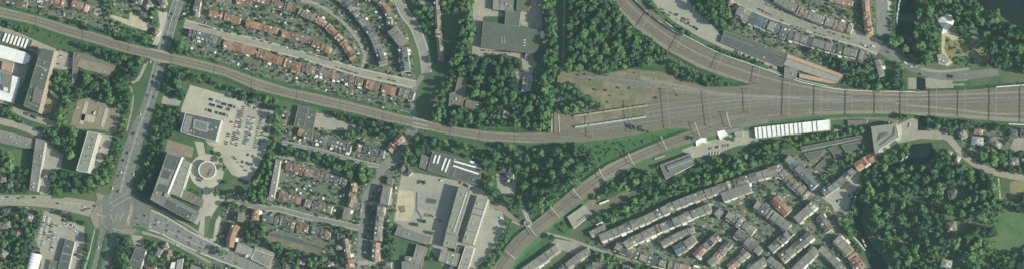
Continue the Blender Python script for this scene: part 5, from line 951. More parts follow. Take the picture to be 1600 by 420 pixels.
car_row((372, 155), (402, 163.5), 10, (-.27, .96), 'in the long row at the top edge of the office car park', OG, .9)
car_row((328, 155.5), (347, 161), 7, (-.27, .96), 'in the first row left of the bend of the office car park', OG, .55)
car_row((347, 162), (368, 168), 8, (-.27, .96), 'in the second upper row of the office car park', OG, .85)
car_row((328, 163.5), (366, 173.5), 13, (-.27, .96), 'in the double row at the middle of the office car park', OG, .7)
car_row((322, 171), (334, 175), 4, (-.27, .96), 'in the row of shaded bays by the square office', OG, .7)
car_row((337, 175.5), (362, 182.5), 9, (-.27, .96), 'in the row right above the square office', OG, .9)
for nm, a, b, n in (('first', (375.5, 169), (363, 226), 20), ('second', (381, 166), (369, 228), 21), ('third', (391, 181), (382, 226), 15), ('fourth', (397, 183), (388, 222), 13), ('fifth', (409, 182), (398, 232), 16)):
    car_row(a, b, n, (.96, .27), 'in the %s upright column of the office car park' % nm, OG, .92)
car_row((358, 208), (353, 226), 6, (.96, .27), 'in the column nearest the square office', OG, .8)
car_row((404, 165.5), (424, 172), 7, (-.27, .96), 'in the row at the right corner of the office car park', OG, .9)
car_row((420, 180), (412, 222), 15, (.96, .27), 'in the column under the trees of the office car park', OG, .8)
car_row((384, 162), (400, 170), 6, (-.27, .96), 'in the row above the columns of the office car park', OG, .8)
car_row((414, 190), (404, 232), 15, (.96, .27), 'in the sixth upright column of the office car park', OG, .7)
car_row((378, 252), (398, 258), 6, (-.27, .96), 'in the lowest row of the office car park', OG, .8)
car_row((374, 238), (406, 246), 8, (-.27, .96), 'in the lower row of the office car park', OG, .6)
car_row((364, 243), (388, 270), 9, (.96, .27), 'along the lower edge of the office car park', OG, .7)
car(362.5, 191, .3, 'red car alone between the rows of the office car park', OG, 'red')
DG = 'cars at the dealer yard'
cw = ['white', 'white', 'white', 'silver', 'grey', 'black', 'silver', 'white']
for nm, a, b, n in (('scattered', (74, 352), (104, 352), 9), ('inner', (70, 362), (92, 372), 8), ('outer left', (70, 336), (58, 382), 15), ('second left', (77, 338), (66, 384), 14), ('third left', (84, 345), (76, 375), 10), ('upper right', (95, 340), (132, 366), 13), ('second right', (99, 346), (126, 366), 10), ('lower right', (122, 366), (116, 402), 10), ('shed side', (86, 360), (80, 392), 8)):
    car_row(a, b, n, (.9, .35) if nm != 'upper right' else (-.4, .9), 'in the %s line of the dealer yard' % nm, DG, .9, cw)
car_row((86, 78), (106, 80), 2, (1, .2), 'by the north end of the office slab', 'cars by the office slab', 1, ['white', 'black'])
car_row((112, 80), (105, 105), 10, (1, .15), 'in the row beside the office slab', 'cars by the office slab', .95)
car_row((96, 86), (91, 102), 6, (1, .15), 'in the small lot right of the office slab', 'cars by the office slab', .6)
car_row((38, 177), (58, 185), 8, (-.3, .95), 'below the south end of the office slab', 'cars by the office slab', .8)
SG = 'cars along the streets'
car_row((300, 37), (362, 52), 11, None, 'on the north side of the brick street by the main road', SG, .75)
car_row((375, 56), (470, 80), 15, None, 'on the north side of the brick street, middle part', SG, .6)
car_row((480, 84), (520, 96), 7, None, 'on the north side of the brick street, lower part', SG, .8)
car_row((525, 105), (560, 116), 6, None, 'on the south side of the brick street', SG, .6)
car_row((575, 118), (620, 128), 6, None, 'near the right end of the brick street', SG, .4)
car_row((1008, 6), (1090, 46), 12, (.9, .42), 'in the upper line of the street along the northern curve', SG, .8)
car_row((1032, 14), (1086, 36), 8, (.9, .42), 'in the middle line of the street along the northern curve', SG, .6)
car_row((1056, 22), (1092, 48), 8, (-.5, .85), 'in the bays of the street along the northern curve', SG, .7)
car_row((1148, 80), (1208, 106), 14, (-.4, .9), 'in the bays between the long store and the tracks', SG, .75)
car_row((1172, 8), (1225, 34), 9, None, 'on the south side of the wide street, upper part', SG, .75)
car_row((1195, 6), (1300, 49), 15, None, 'on the north side of the wide street', SG, .75)
car_row((1235, 40), (1300, 60), 9, None, 'on the south side of the wide street, middle part', SG, .75)
car_row((1255, 38), (1330, 62), 10, None, 'in the middle line of the wide street', SG, .5)
car_row((1345, 68), (1358, 76), 3, None, 'in front of the end of the slate terrace', SG, 1)
for a, b, lb in (((1362, 72), 'white', 'van'), ((1368, 74), 'white', 'van')): pass
car(1365, 73, -.42, 'white van driving at the crossing by the quay road', SG, 'white', True); car(1415, 99, -.5, 'white van on the street before the canal bridge', SG, 'white', True); car(1424, 105, -.4, 'white car behind the van before the canal bridge', SG, 'white'); car(1388, 82, -.5, 'dark car at the crossing by the quay road', SG, 'black'); car(1432, 104, -.3, 'silver car on the street above the canal', SG, 'silver'); car(1438, 116, -.5, 'dark car at the quay beside the canal', SG, 'black')
DRV = [(154, 386, 1.3, 'white'), (209, 272, 1.3, 'white'), (193, 250, 1.3, 'black'), (186, 274, 1.3, 'grey'), (176, 294, 1.3, 'white'), (185, 298, 1.3, 'black'), (132, 322, 0, 'white'), (135, 326, 0, 'black'), (141, 325, 0, 'grey'), (130, 328, 0, 'black'), (148, 321, 0, 'black'), (91, 317, 0, 'black'), (3, 309, 0, 'white'), (12, 307, 0, 'black'), (37, 307, 0, 'grey'), (54, 308, 0, 'black'), (30, 309, 0, 'black'),
    (247, 346, -.5, 'white'), (255, 365, -.5, 'white'), (277, 382, -.5, 'white'), (234, 353, -.5, 'white'), (262, 344, -.4, 'silver'), (298, 382, -.4, 'grey'), (312, 393, -.4, 'black'), (214, 340, -.3, 'black'), (216, 350, -.3, 'black'), (269, 22, 1.3, 'black'), (281, 31, 1.3, 'black'), (236, 97, 1.3, 'white'), (229, 98, 1.3, 'red'), (231, 93, 1.3, 'black')]
def WHR(x, y): return 'on the main road' if x > 150 and 110 < y < 303 else 'on the side road left of the junction' if x < 150 else 'on the avenue below the L-shaped office' if y > 330 and x > 160 else 'on the road running down from the junction' if y > 330 else 'near the railway bridge over the main road'
for i, (x, y, an, cl) in enumerate(DRV):
    where = WHR(x, y)
    car(x, y, an, '{c} car %s, %s' % (where, '%s of those counted from the left' % ordn(sum(1 for q in DRV if WHR(*q[:2]) == where and (q[0], q[1]) < (x, y)) + 1)), 'cars driving on the main roads', cl)
for d, nm, n in ((-5, 'left', 9), (5, 'right', 9)):
    q, _ = resample(off_path([(270, 30), (240, 140), (212, 215), (196, 265), (186, 300)], d), n)
    for k in range(n):
        if R.random() < .7: car(q[k].x, q[k].y, 1.27, '{c} car, %s from top driving in the %s lanes of the main road' % (ordn(k + 1), nm), 'cars driving on the main roads', R.choice(DARKS))
for d, nm in ((-4, 'upper'), (4, 'lower')):
    q, _ = resample(off_path([(225, 340), (250, 349), (300, 376), (350, 398), (390, 414)], d), 9)
    for k in range(9):
        if R.random() < .6: car(q[k].x, q[k].y, -.5, '{c} car, %s from left driving in the %s lanes of the avenue' % (ordn(k + 1), nm), 'cars driving on the main roads', R.choice(DARKS))
car_row((566, 318), (563, 345), 4, None, 'parked on the shaded street', SG, .9); car_row((553, 232), (600, 246), 3, None, 'on the tree-lined street', SG, .5)
car_row((488, 252), (545, 270), 8, (1, .3), 'parked below the tree-lined street', SG, .7)
car_row((752, 79), (800, 82), 9, None, 'along the south wall of the sports hall', 'cars at the school', .7); car_row((750, 84), (812, 86), 10, None, 'on the drive south of the sports hall', 'cars at the school', .5); car_row((744, 48), (741, 62), 5, (1, 0), 'beside the west wall of the sports hall', 'cars at the school', .7)
car_row((718, 284), (735, 292), 5, (-.3, .9), 'in front of the skylight hall', 'cars at the school', .7); car_row((752, 312), (738, 400), 12, (.3, 1), 'beside the beige school slab', 'cars at the school', .4, ['white', 'white', 'red', 'silver']); car_row((672, 335), (690, 345), 4, (1, 0), 'on the schoolyard', 'cars at the school', .6)
car(691, 281, .2, 'white van parked left of the skylight halls', 'cars at the school', 'white', True); car(784, 340, -.4, 'white camper van parked under the trees', 'cars at the school', 'white', True)
car(148, 177, 1.2, 'white van in the middle of the brown car park', 'cars in the brown car park', 'white', True); car(146.2, 177, 1.2, 'black car beside the white van in the brown car park', 'cars in the brown car park', 'black'); car(121, 169, .4, 'white car at the left of the brown car park', 'cars in the brown car park', 'white')
car_row((1108, 232), (1140, 226), 9, (-.3, 1), 'in the yard below the white sheds', 'cars and vans in the rail yard lane', .8, ['white', 'white', 'silver', 'red', 'yellow', 'grey']); car_row((1108, 240), (1126, 238), 4, (-.2, 1), 'behind the glass-roofed hall', 'cars and vans in the rail yard lane', .9, ['white', 'white'])
car_row((1040, 336), (990, 360), 6, None, 'in the street between the two grey terraces', SG, .35, ['white', 'silver']); car_row((1300, 318), (1336, 300), 6, (0, 1), 'on the quay square', SG, .5); car_row((1330, 308), (1338, 332), 5, (1, 0), 'along the quay edge', SG, .5)
car_row((50, 74), (60, 76), 4, (-.3, 1), 'stacked beside the sawtooth roof', 'cars by the factory', 1, ['red', 'red', 'red']); car_row((154, 226), (165, 250), 8, (1, .3), 'behind the tall apartment slab', 'cars by the tall apartment slab', .8, ['white', 'silver', 'black', 'white', 'red'])
car_row((1395, 192), (1376, 193), 5, (0, 1), 'above the pointed grey-green block', SG, .7, ['red', 'white', 'grey']); car_row((1423, 193), (1421, 199), 2, None, 'left of the canal mouth', SG, 1, ['white', 'silver'])

vs, fs, mi = [], [], []; slots = []
for px, py, ang, col, z in EXTRA:
    me = car_mesh(col); x, y, _ = W(px, py); ca, sa = math.cos(ang), math.sin(ang); k = len(vs); idx = []
    for m in me.materials:
        if m.name not in slots: slots.append(m.name)
        idx.append(slots.index(m.name))
    vs += [(x + v.co.x * ca - v.co.y * sa, y + v.co.x * sa + v.co.y * ca, z + v.co.z) for v in me.vertices]; fs += [tuple(k + i for i in p.vertices) for p in me.polygons]; mi += [idx[p.material_index] for p in me.polygons]
if vs: tag(mobj('packed_cars', vs, fs, [bpy.data.materials[n] for n in slots], midx=mi), 'packed cars filling the dealer yard and the right columns of the office lot', 'cars', kind='stuff')

# ------------------------------------------------------------------ boats
def boat(px, py, ln, wd, ang, label, group, m='white_roof'):
    x, y, _ = W(px, py); r = tag(empty('boat', (x, y, .04)), label, 'boat', group); r.rotation_euler = (0, 0, ang)
    out = [(-.5, -.4), (-.5, .4), (0, .5), (.3, .38), (.5, 0), (.3, -.38), (0, -.5)]; n = len(out)
    vs = [(a * ln * .92, b * wd * .8, 0) for a, b in out] + [(a * ln, b * wd, .9) for a, b in out]
    mobj('hull', vs, [list(range(n)), list(range(2 * n - 1, n - 1, -1))] + [(k, n + k, n + (k + 1) % n, (k + 1) % n) for k in range(n)], m, r)
    box('cabin', (-ln * .08, 0), ln * .38, wd * .62, .9, 1.7, 'metal_grey', 0, r, taper=.8)
for i, (x, y) in enumerate([(1406, 1), (1404.6, 8), (1404, 15), (1402.5, 22), (1401.8, 29), (1401.8, 36)]): boat(x, y, 6.2, 2.2, 1.45, 'white boat moored along the upper quay, %s from the top' % ordn(i + 1), 'boats at the upper quay')
for i, (x, y, a) in enumerate([(1410, 249, .6), (1416.5, 245, .6), (1387, 267, .5), (1374, 274, .3), (1349, 376, -1), (1352, 383, -1), (1347.5, 412, -1)]):
    boat(x, y, 5.5, 2.1, a, 'small white boat in the lower canal, %s' % ['left of the pair by the pointed bank', 'right of the pair by the pointed bank', 'under the leaning trees', 'at the shaded bend', 'upper one by the curved quay path', 'lower one by the curved quay path', 'lowest by the pinkish quay row'][i], 'boats on the lower canal')
wall_run('quay_edge', [(1341, 298), (1334, 312), (1332, 336)], 'white stone edge of the quay beside the lower canal', 'quay wall', .5, .1, 'white_roof', .8, 8)

# ------------------------------------------------------------------ trees, shrubs, gardens
def leaf_cloud(n, seed, size, lobes=8, flat=.95):
    """leaf-sized quads over an uneven cluster of lobes inside a unit crown"""
    g = np.random.default_rng(seed); cs, rs = [], []
    for k in range(lobes):
        a = g.uniform(0, 2 * math.pi); d = g.uniform(.25, .62); zz = g.uniform(-.45, .6); cs.append((math.cos(a) * d, math.sin(a) * d, zz)); rs.append(g.uniform(.34, .52))
    cs.append((0, 0, .3)); rs.append(.55); cs = np.array(cs); rs = np.array(rs)
    idx = g.integers(0, len(rs), n); dv = g.normal(size=(n, 3)); dv[:, 2] = dv[:, 2] * .8 + .25; dv /= np.linalg.norm(dv, axis=1)[:, None]
    c = cs[idx] + dv * (rs[idx] * g.uniform(.72, 1.08, n))[:, None]; c[:, 2] *= flat
    nn = dv + g.normal(size=(n, 3)) * .16; nn /= np.linalg.norm(nn, axis=1)[:, None]
    t = np.cross(nn, g.normal(size=(n, 3))); t /= np.linalg.norm(t, axis=1)[:, None]; b = np.cross(nn, t)
    s = (size * g.uniform(.65, 1.35, n))[:, None]; l = g.uniform(.6, 1.0, n)[:, None]
    v = np.stack([c - t * s - b * s * l * .5, c + t * s * .5 - b * s * l, c + t * s + b * s * l * .6, c - t * s * .4 + b * s * l], 1)
    cube = np.array([[(-1, -1, 1), (1, -1, 1), (1, 1, 1), (-1, 1, 1)], [(-1, -1, -1), (-1, -1, 1), (-1, 1, 1), (-1, 1, -1)], [(1, -1, -1), (1, 1, -1), (1, 1, 1), (1, -1, 1)], [(-1, -1, -1), (1, -1, -1), (1, -1, 1), (-1, -1, 1)], [(-1, 1, -1), (-1, 1, 1), (1, 1, 1), (1, 1, -1)]], float).reshape(-1, 3) / 1.732
    core = [cc * (1, 1, flat) + cube * rr * .8 for cc, rr in zip(cs, rs)]  # solid blocks added inside the lobes to stop light leaking through the leaves
    return np.concatenate([v.reshape(-1, 3)] + core).astype(np.float32)
def quads_mesh(name, V, mats, midx=None, tone=None):
    me = bpy.data.meshes.new(name); nq = len(V) // 4
    me.vertices.add(len(V)); me.vertices.foreach_set('co', V.ravel()); me.loops.add(len(V)); me.loops.foreach_set('vertex_index', np.arange(len(V), dtype=np.int32))
    me.polygons.add(nq); me.polygons.foreach_set('loop_start', np.arange(0, len(V), 4, dtype=np.int32))
    for m in mats: me.materials.append(MATS[m])
    if midx is not None: me.polygons.foreach_set('material_index', midx.astype(np.int32))
    if tone is not None: a = me.attributes.new('tone', 'FLOAT', 'POINT'); a.data.foreach_set('value', tone.astype(np.float32))
    me.update(); return me
CROWNS = {m: [quads_mesh('crown', leaf_cloud(420, 10 + k + 100 * j, .17, 6 + k % 4), [m]) for k in range(7)] for j, m in enumerate(('leaf', 'leaf_light', 'leaf_dark'))}
LOW = [leaf_cloud(190, 500 + k, .23, 6) for k in range(8)]; BUSH = [leaf_cloud(46, 700 + k, .36, 4) for k in range(8)]
def trunk_mesh(seed):
    rg = random.Random(seed); vs, fs = [], []
    def limb(p, q, r0, r1):
        p, q = Vector(p), Vector(q); d = (q - p).normalized(); a = d.orthogonal().normalized(); b = d.cross(a); k = len(vs)
        for c, rr in ((p, r0), (q, r1)):
            for j in range(6): t = j * math.pi / 3; vs.append((c + a * rr * math.cos(t) + b * rr * math.sin(t))[:])
        fs.extend((k + j, k + (j + 1) % 6, k + 6 + (j + 1) % 6, k + 6 + j) for j in range(6))
    limb((0, 0, 0), (0, 0, .42), .03, .021); limb((0, 0, .42), (.02, .01, .82), .021, .006)
    for k in range(5): a = k * 1.26 + rg.random(); limb((0, 0, .36 + .06 * k), (.22 * math.cos(a), .22 * math.sin(a), .56 + .06 * k), .013, .004)
    me = bpy.data.meshes.new('trunk'); me.from_pydata(vs, [], fs); me.materials.append(MATS['bark']); return me
TRUNKS = [trunk_mesh(k) for k in range(4)]
TREES = []
def tree(px, py, r, m, label, group, hf=None):
    TREES.append((px, py, r, (hf or R.uniform(1.9, 2.6)) * (r ** .85) * (1.55 if r > 4 else 1.3) + 1, m, label, group))
def wood(poly, sp, r0, r1, mats, label, group, avoid=1 | 4 | 8, prob=1.0, hf=None, ov=.72):
    xs = [p[0] for p in poly]; ys = [p[1] for p in poly]; pts = []
    A = abs(area(poly)); n = int(A / (sp * sp) * (9 if ov > .6 else 14))
    for _ in range(n):
        x, y = R.uniform(min(xs), max(xs)), R.uniform(min(ys), max(ys))
        if not inside(poly, np.array([x]), np.array([y]))[0]: continue
        r = R.uniform(r0 * .6, r0) if _ > n * .6 else R.uniform(r0, r1) if _ > n * .08 else R.uniform(r1, r1 * 1.25)
        if occ_at(x, y, 2 if r > 3 else 1) & avoid or occ_at(x, y) & 2 or occ_at(x, y, max(1, int(r * .8))) & 16 or occ_at(x, y, max(1, int(r))) & 1 or occ_at(x, y, max(1, int(r * .45))) & 2: continue
        if any((x - a) ** 2 + (y - b) ** 2 < (ov * (r + q)) ** 2 for a, b, q in pts): continue
        if R.random() > prob: continue
        pts.append((x, y, r)); tree(x, y, r, R.choice(mats), label, group, hf and hf * R.uniform(.9, 1.1))
L1, L2, L3 = 'leaf', 'leaf_light', 'leaf_dark'; MIX = [L1, L1, L1, L2, L3]; DK = [L1, L3, L3]
WOODS = [
 ([(888, -10), (952, -10), (985, 35), (1012, 62), (1045, 86), (1010, 102), (960, 110), (888, 107)], 9, 4.5, 7.5, [L1, L1, L1, L3], 'leafy tree in the dense wood between the path and the northern curve', 'trees of the northern wood', 13, 1.0, 2.6, .6),
 ([(846, -10), (864, -10), (869, 60), (864, 205), (836, 205), (838, 150), (848, 110), (857, 80), (857, 44)], 8, 4.5, 6.5, [L1, L1, L2], 'tree in the tall belt right of the sports hall', 'trees of the belt by the sports hall', 13, 1.0, 3.0, .5),
 ([(738, -10), (752, 30), (742, 80), (738, 110), (722, 118), (712, 145), (700, 165), (694, 190), (672, 190), (680, 165), (700, 120), (712, 60), (724, 20)], 9, 5, 7.5, [L1, L1, L2], 'tall tree in the belt left of the sports hall', 'trees of the belt left of the sports hall', 13, 1.0, 3.5, .5),
 ([(745, 92), (812, 94), (816, 112), (835, 150), (836, 200), (702, 196), (702, 170), (735, 172), (755, 168), (732, 150), (735, 115)], 9, 4.5, 7, [L1, L1, L3], 'tree in the wood around the L-shaped dark roof', 'trees of the wood above the railway', 13, 1.0, 2.5, .66),
 ([(640, 212), (700, 222), (860, 232), (838, 260), (842, 300), (820, 330), (800, 312), (770, 300), (762, 285), (756, 255), (700, 235), (652, 245)], 9, 4, 7, [L1, L1, L2, L3], 'tree in the wood just south of the railway bend', 'trees south of the railway bend', 13, .8, 2.7, .92),
 ([(866, 228), (922, 232), (932, 252), (897, 282), (868, 315), (846, 330), (842, 300), (850, 262)], 9, 5, 8, [L1, L1, L3], 'tree in the wood inside the fork of the lines', 'trees in the fork of the lines', 13, .9, 2.9, .74),
 ([(918, 322), (945, 295), (1000, 262), (1030, 252), (1032, 290), (985, 300), (938, 330)], 8, 3.5, 6, MIX, 'tree on the bank below the branch line', 'trees below the branch line'),
 ([(925, 350), (940, 336), (1000, 305), (1040, 282), (1092, 262), (1090, 252), (1130, 248), (1200, 226), (1222, 234), (1212, 250), (1150, 272), (1060, 300), (940, 358)], 7.5, 3.2, 6, [L1, L1, L2], 'tree in the long belt above the very long grey terrace', 'trees of the long belt', 13, 1.0, 2.2, .62),
 ([(870, 135), (900, 132), (915, 150), (940, 160), (938, 172), (880, 178), (868, 172)], 6.5, 3, 5, MIX, 'bushy tree in the clump of the sandy rail yard', 'clump in the rail yard', 1),
 ([(1040, 98), (1062, 100), (1090, 112), (1130, 124), (1150, 132), (1100, 136), (1066, 126)], 6, 3, 5, MIX, 'bushy tree in the strip between the yard and the curve', 'strip between yard and curve'),
 ([(1349, 310), (1352, 296), (1380, 276), (1412, 258), (1440, 254), (1480, 245), (1505, 262), (1555, 270), (1560, 310), (1538, 335), (1552, 360), (1532, 390), (1530, 430), (1400, 430), (1380, 390), (1358, 345)], 9.5, 5, 8.5, [L1, L1, L1, L3, L2], 'tree in the dense southern park', 'trees of the southern park', 5, 1.0, 3.0, .86),
 ([(1335, 275), (1375, 245), (1415, 228), (1425, 236), (1380, 268), (1345, 292)], 7.5, 4, 6.5, [L1, L2], 'tree leaning over the canal by the quay terrace', 'trees on the canal bank', 5),
 ([(1322, 300), (1338, 300), (1334, 345), (1345, 375), (1352, 400), (1362, 430), (1352, 430), (1330, 365), (1316, 358)], 7.5, 4, 6.5, [L1, L1, L3], 'tree on the bank beside the quay square', 'trees by the quay square', 5),
 ([(1436, -10), (1515, -10), (1530, 12), (1570, 38), (1620, 52), (1620, 112), (1560, 108), (1545, 100), (1548, 60), (1500, 55), (1495, 30), (1485, 20), (1465, 25), (1470, 60), (1466, 84), (1462, 104), (1438, 98), (1430, 60), (1428, 20)], 9.5, 5, 8.5, [L1, L1, L1, L3], 'tree in the northern park around the tent pavilion', 'trees of the northern park', 13, 1.0, 2.8, .85),
 ([(1395, 55), (1412, 50), (1422, 75), (1415, 95), (1400, 82)], 9, 6, 8, [L2, L1], 'light green tree at the quay corner', 'trees at the quay corner'),
 ([(100, 115), (130, 105), (175, 118), (190, 95), (215, 82), (228, 88), (225, 105), (205, 128), (200, 150), (190, 172), (150, 152), (122, 152), (104, 168), (98, 140)], 9, 4.5, 7.5, [L1, L1, L3], 'tree in the wood left of the main road', 'trees left of the main road'),
 ([(118, 68), (180, 84), (215, 94), (205, 102), (176, 98), (140, 84)], 7.5, 4, 6, [L1, L3], 'tree between the railway and the low brown roof', 'trees below the western railway'),
 ([(186, 205), (196, 175), (205, 150), (200, 215), (172, 285), (150, 300), (138, 296), (150, 270), (176, 240)], 6, 3, 5, [L1, L2], 'slender tree in the strip left of the main road', 'trees in the strip by the main road'),
 ([(98, 205), (122, 205), (112, 245), (92, 240), (82, 222)], 9, 5, 8, [L2, L1], 'bright tree left of the tall apartment slab', 'trees by the tall apartment slab'),
 ([(80, 265), (120, 272), (150, 275), (140, 300), (78, 300)], 8, 4, 7, [L1, L3], 'tree in front of the tall apartment slab', 'trees before the apartment slabs'),
 ([(80, 115), (96, 112), (112, 120), (110, 150), (104, 190), (84, 200), (92, 160), (80, 130)], 8, 4, 6.5, [L1, L2], 'tree in the garden right of the office slab', 'trees in the office garden'),
 ([(246, 102), (268, 100), (290, 112), (285, 150), (258, 146), (244, 128)], 9, 5, 7.5, [L3, L1], 'dark tree right of the main road below the railway', 'trees right of the main road'),
 ([(270, 62), (290, 60), (292, 86), (262, 80)], 8, 4.5, 6.5, [L3, L1], 'dark tree between the main road and the slate terrace', 'trees beside the slate terrace'),
 ([(290, 110), (330, 120), (398, 146), (396, 158), (350, 140), (296, 124)], 7, 3.5, 5.5, [L1, L3, L2], 'tree along the railway above the office car park', 'trees above the office car park'),
 ([(398, 146), (430, 152), (440, 172), (432, 230), (420, 300), (400, 305), (385, 298), (402, 270), (420, 235), (428, 180)], 8, 4, 6.5, [L1, L2, L1], 'tree in the green belt right of the office car park', 'trees right of the office car park'),
 ([(440, 226), (500, 238), (580, 258), (584, 285), (560, 290), (520, 262), (440, 245)], 8, 4.5, 6.5, [L1, L3, L1], 'tree along the tree-lined street', 'trees of the tree-lined street'),
 ([(564, 255), (582, 260), (576, 296), (560, 290)], 9, 6, 8, [L2], 'big bright tree at the end of the tree-lined street', 'big trees at the street end'),
 ([(635, 225), (655, 235), (652, 280), (634, 284), (622, 270)], 9, 5, 7.5, [L1, L2], 'big tree between the street bend and the workshop', 'trees left of the workshops'),
 ([(500, 178), (560, 182), (640, 200), (634, 212), (600, 216), (560, 206), (548, 218), (520, 190)], 7.5, 4, 6, [L1, L3], 'tree between the railway and the slate villas', 'trees below the railway, middle'),
 ([(1082, -10), (1130, -10), (1138, 10), (1150, 40), (1130, 48), (1112, 40), (1096, 22)], 9, 5, 7.5, [L1, L3, L1], 'tree in the wooded corner above the long store', 'trees of the wooded corner'),
 ([(1015, -5), (1030, 14), (1066, 38), (1090, 56), (1080, 62), (1045, 34), (1010, 8)], 5.5, 2.6, 4, [L1, L2], 'low tree along the northern curve', 'trees along the northern curve'),
 ([(1105, 66), (1140, 76), (1200, 106), (1192, 108), (1130, 86)], 5, 2.2, 3.6, [L1, L3], 'bush between the barrier and the car bays', 'bushes along the barrier'),
 ([(1290, 92), (1340, 100), (1362, 98), (1366, 124), (1390, 122), (1412, 110), (1418, 140), (1350, 138), (1310, 130)], 7.5, 4, 6.5, [L1, L1, L3], 'tree in the grove above the eastern tracks', 'trees above the eastern tracks'),
 ([(1184, 220), (1220, 214), (1320, 204), (1355, 200), (1350, 210), (1250, 226), (1200, 232)], 7, 4, 6, [L1, L2], 'tree in the row below the long white hall', 'trees below the long white hall'),
 ([(1450, 184), (1500, 190), (1600, 200), (1600, 206), (1500, 200), (1480, 208), (1450, 200)], 7, 3.5, 5.5, [L1, L3], 'tree just south of the eastern tracks', 'trees south of the eastern tracks'),
 ([(1400, 180), (1430, 182), (1420, 200), (1404, 200)], 7, 4, 5.5, [L3, L1], 'dark tree left of the canal mouth', 'trees at the canal mouth'),
 ([(1462, 232), (1485, 240), (1500, 262), (1480, 275), (1450, 262)], 8, 5, 7, [L1], 'tree at the neck of the southern park', 'trees at the park neck'),
 ([(1530, 232), (1560, 234), (1562, 258), (1540, 260)], 9, 6, 8.5, [L2, L1], 'large bright tree in the villa gardens', 'trees in the villa gardens'),
 ([(1560, 236), (1620, 240), (1620, 270), (1570, 268)], 8, 4, 6.5, [L1, L3], 'tree around the grey villa near the right edge', 'trees near the right edge'),
 ([(1575, 395), (1620, 385), (1620, 430), (1548, 430), (1550, 405)], 8, 4, 6, DK, 'dark tree on the lawn in the bottom right corner', 'trees in the bottom right corner'),
 ([(1540, 300), (1580, 312), (1620, 300), (1620, 330), (1580, 325), (1545, 340)], 8, 4, 6, DK, 'dark tree at the top of the large lawn', 'trees above the large lawn'),
 ([(-10, 322), (60, 330), (70, 345), (50, 385), (42, 430), (-10, 430)], 8, 3.5, 6, [L1, L3, L2], 'tree in the gardens at bottom left', 'trees at bottom left'),
 ([(66, 322), (110, 335), (140, 350), (136, 358), (95, 335)], 5, 2.4, 3.8, [L1, L3], 'bush along the side road above the dealer yard', 'bushes above the dealer yard'),
 ([(120, 395), (136, 362), (140, 370), (132, 430), (118, 430)], 6, 3, 4.5, [L1, L3], 'tree between the dealer yard and the road', 'trees right of the dealer yard'),
 ([(172, 368), (200, 372), (206, 385), (198, 412), (198, 430), (166, 430)], 8, 4.5, 6.5, [L3, L3, L1], 'dark tree right of the road at the bottom', 'dark trees right of the road'),
 ([(200, 366), (240, 378), (300, 402), (330, 420), (300, 430), (236, 410), (210, 384)], 6.5, 3, 5, [L1, L2], 'tree in the gardens below the avenue', 'trees below the avenue'),
 ([(334, 300), (420, 300), (410, 330), (360, 322), (350, 312)], 7.5, 3.5, 6, [L1, L3], 'tree between the car park and the orange villas', 'trees east of the round plaza'),
 ([(376, 345), (410, 345), (420, 375), (390, 378)], 7.5, 4, 6, [L1, L1, L3], 'tree behind the orange-gabled villa row', 'trees behind the orange villas'),
 ([(420, 380), (500, 402), (535, 400), (530, 430), (430, 430)], 7, 3, 5.5, [L1, L3, L2], 'tree in the gardens below the garage lane', 'trees below the garage lane'),
 ([(500, 340), (560, 356), (554, 372), (520, 362)], 7, 4, 5.5, [L1], 'tree at the street corner below the slate block', 'trees at the slate corner'),
 ([(606, 340), (622, 350), (612, 430), (602, 430), (602, 360)], 7, 3.5, 5.5, [L1, L3], 'tree behind the long grey block', 'trees behind the long grey block'),
 ([(940, 395), (1030, 415), (1045, 430), (935, 430)], 8, 5, 7.5, [L2, L1], 'bright tree below the footpath at the bottom', 'bright trees at the bottom'),
 ([(840, 358), (900, 378), (925, 392), (930, 408), (905, 398), (862, 370)], 6, 3, 4.6, [L3, L1], 'dark tree along the footpath', 'trees along the footpath'),
 ([(740, 425), (790, 365), (800, 372), (765, 428)], 6, 3, 4.5, [L2, L1], 'bright bush on the bank left of the branch line', 'bushes left of the branch line'),
 ([(772, 332), (800, 348), (795, 362), (780, 352)], 7, 4, 5.5, [L1], 'tree beside the turning place', 'trees by the turning place'),
 ([(60, 24), (90, 28), (130, 36), (160, 46), (250, 66), (246, 74), (160, 56), (70, 34)], 6, 2.8, 5, [L1, L3], 'tree along the top of the western railway', 'trees above the western railway'),
 ([(240, 4), (262, 8), (256, 30), (240, 40), (228, 30)], 7, 4, 5.5, [L1, L2], 'tree by the yard left of the main road', 'trees by the yard left of the main road'),
 ([(162, 0), (176, 0), (170, 24), (163, 28)], 5, 2.5, 3.6, [L1], 'tree in the hedge left of the small field', 'hedge left of the small field'),
 ([(650, 3), (680, 12), (680, 45), (665, 60), (655, 40)], 7.5, 4, 6, [L1], 'tree between the street and the narrow row', 'trees left of the narrow row'),
 ([(692, 0), (720, 0), (716, 20), (694, 24)], 8, 4, 6, [L1, L2], 'tree right of the narrow row at the top', 'trees right of the narrow row'),
 ([(1300, 233), (1345, 218), (1350, 230), (1330, 258), (1305, 265), (1290, 285), (1276, 268)], 6, 3, 4.6, [L1, L2], 'tree among the dark garage roofs', 'trees among the garages'),
 ([(1398, 0), (1402, 0), (1402, 45), (1396, 50), (1395, 30)], 5, 2.2, 3, [L1], 'low tree on the strip beside the upper quay', 'trees at the upper quay'),
 ([(0, 30), (35, 42), (45, 50), (0, 40)], 5, 2.4, 3.6, [L1], 'bush between the railway and the factory yard', 'bushes above the factory'),
 ([(0, 240), (20, 240), (22, 265), (0, 266)], 10, 7, 8.5, [L2], 'broad bright tree on the lawn at the left edge', 'trees on the left lawn'),
 ([(20, 268), (42, 262), (42, 300), (0, 300)], 7, 3.5, 5.5, [L3, L1], 'dark tree left of the narrow grey slab', 'trees left of the narrow slab'),
 ([(0, 165), (16, 168), (40, 196), (20, 192), (0, 178)], 6, 3, 4.5, [L1], 'tree in the strip below the factory', 'trees below the factory'),
 ([(66, 200), (90, 200), (86, 214), (70, 212)], 6, 3.5, 5, [L1], 'tree at the bend of the lane left of the slabs', 'trees at the lane bend'),
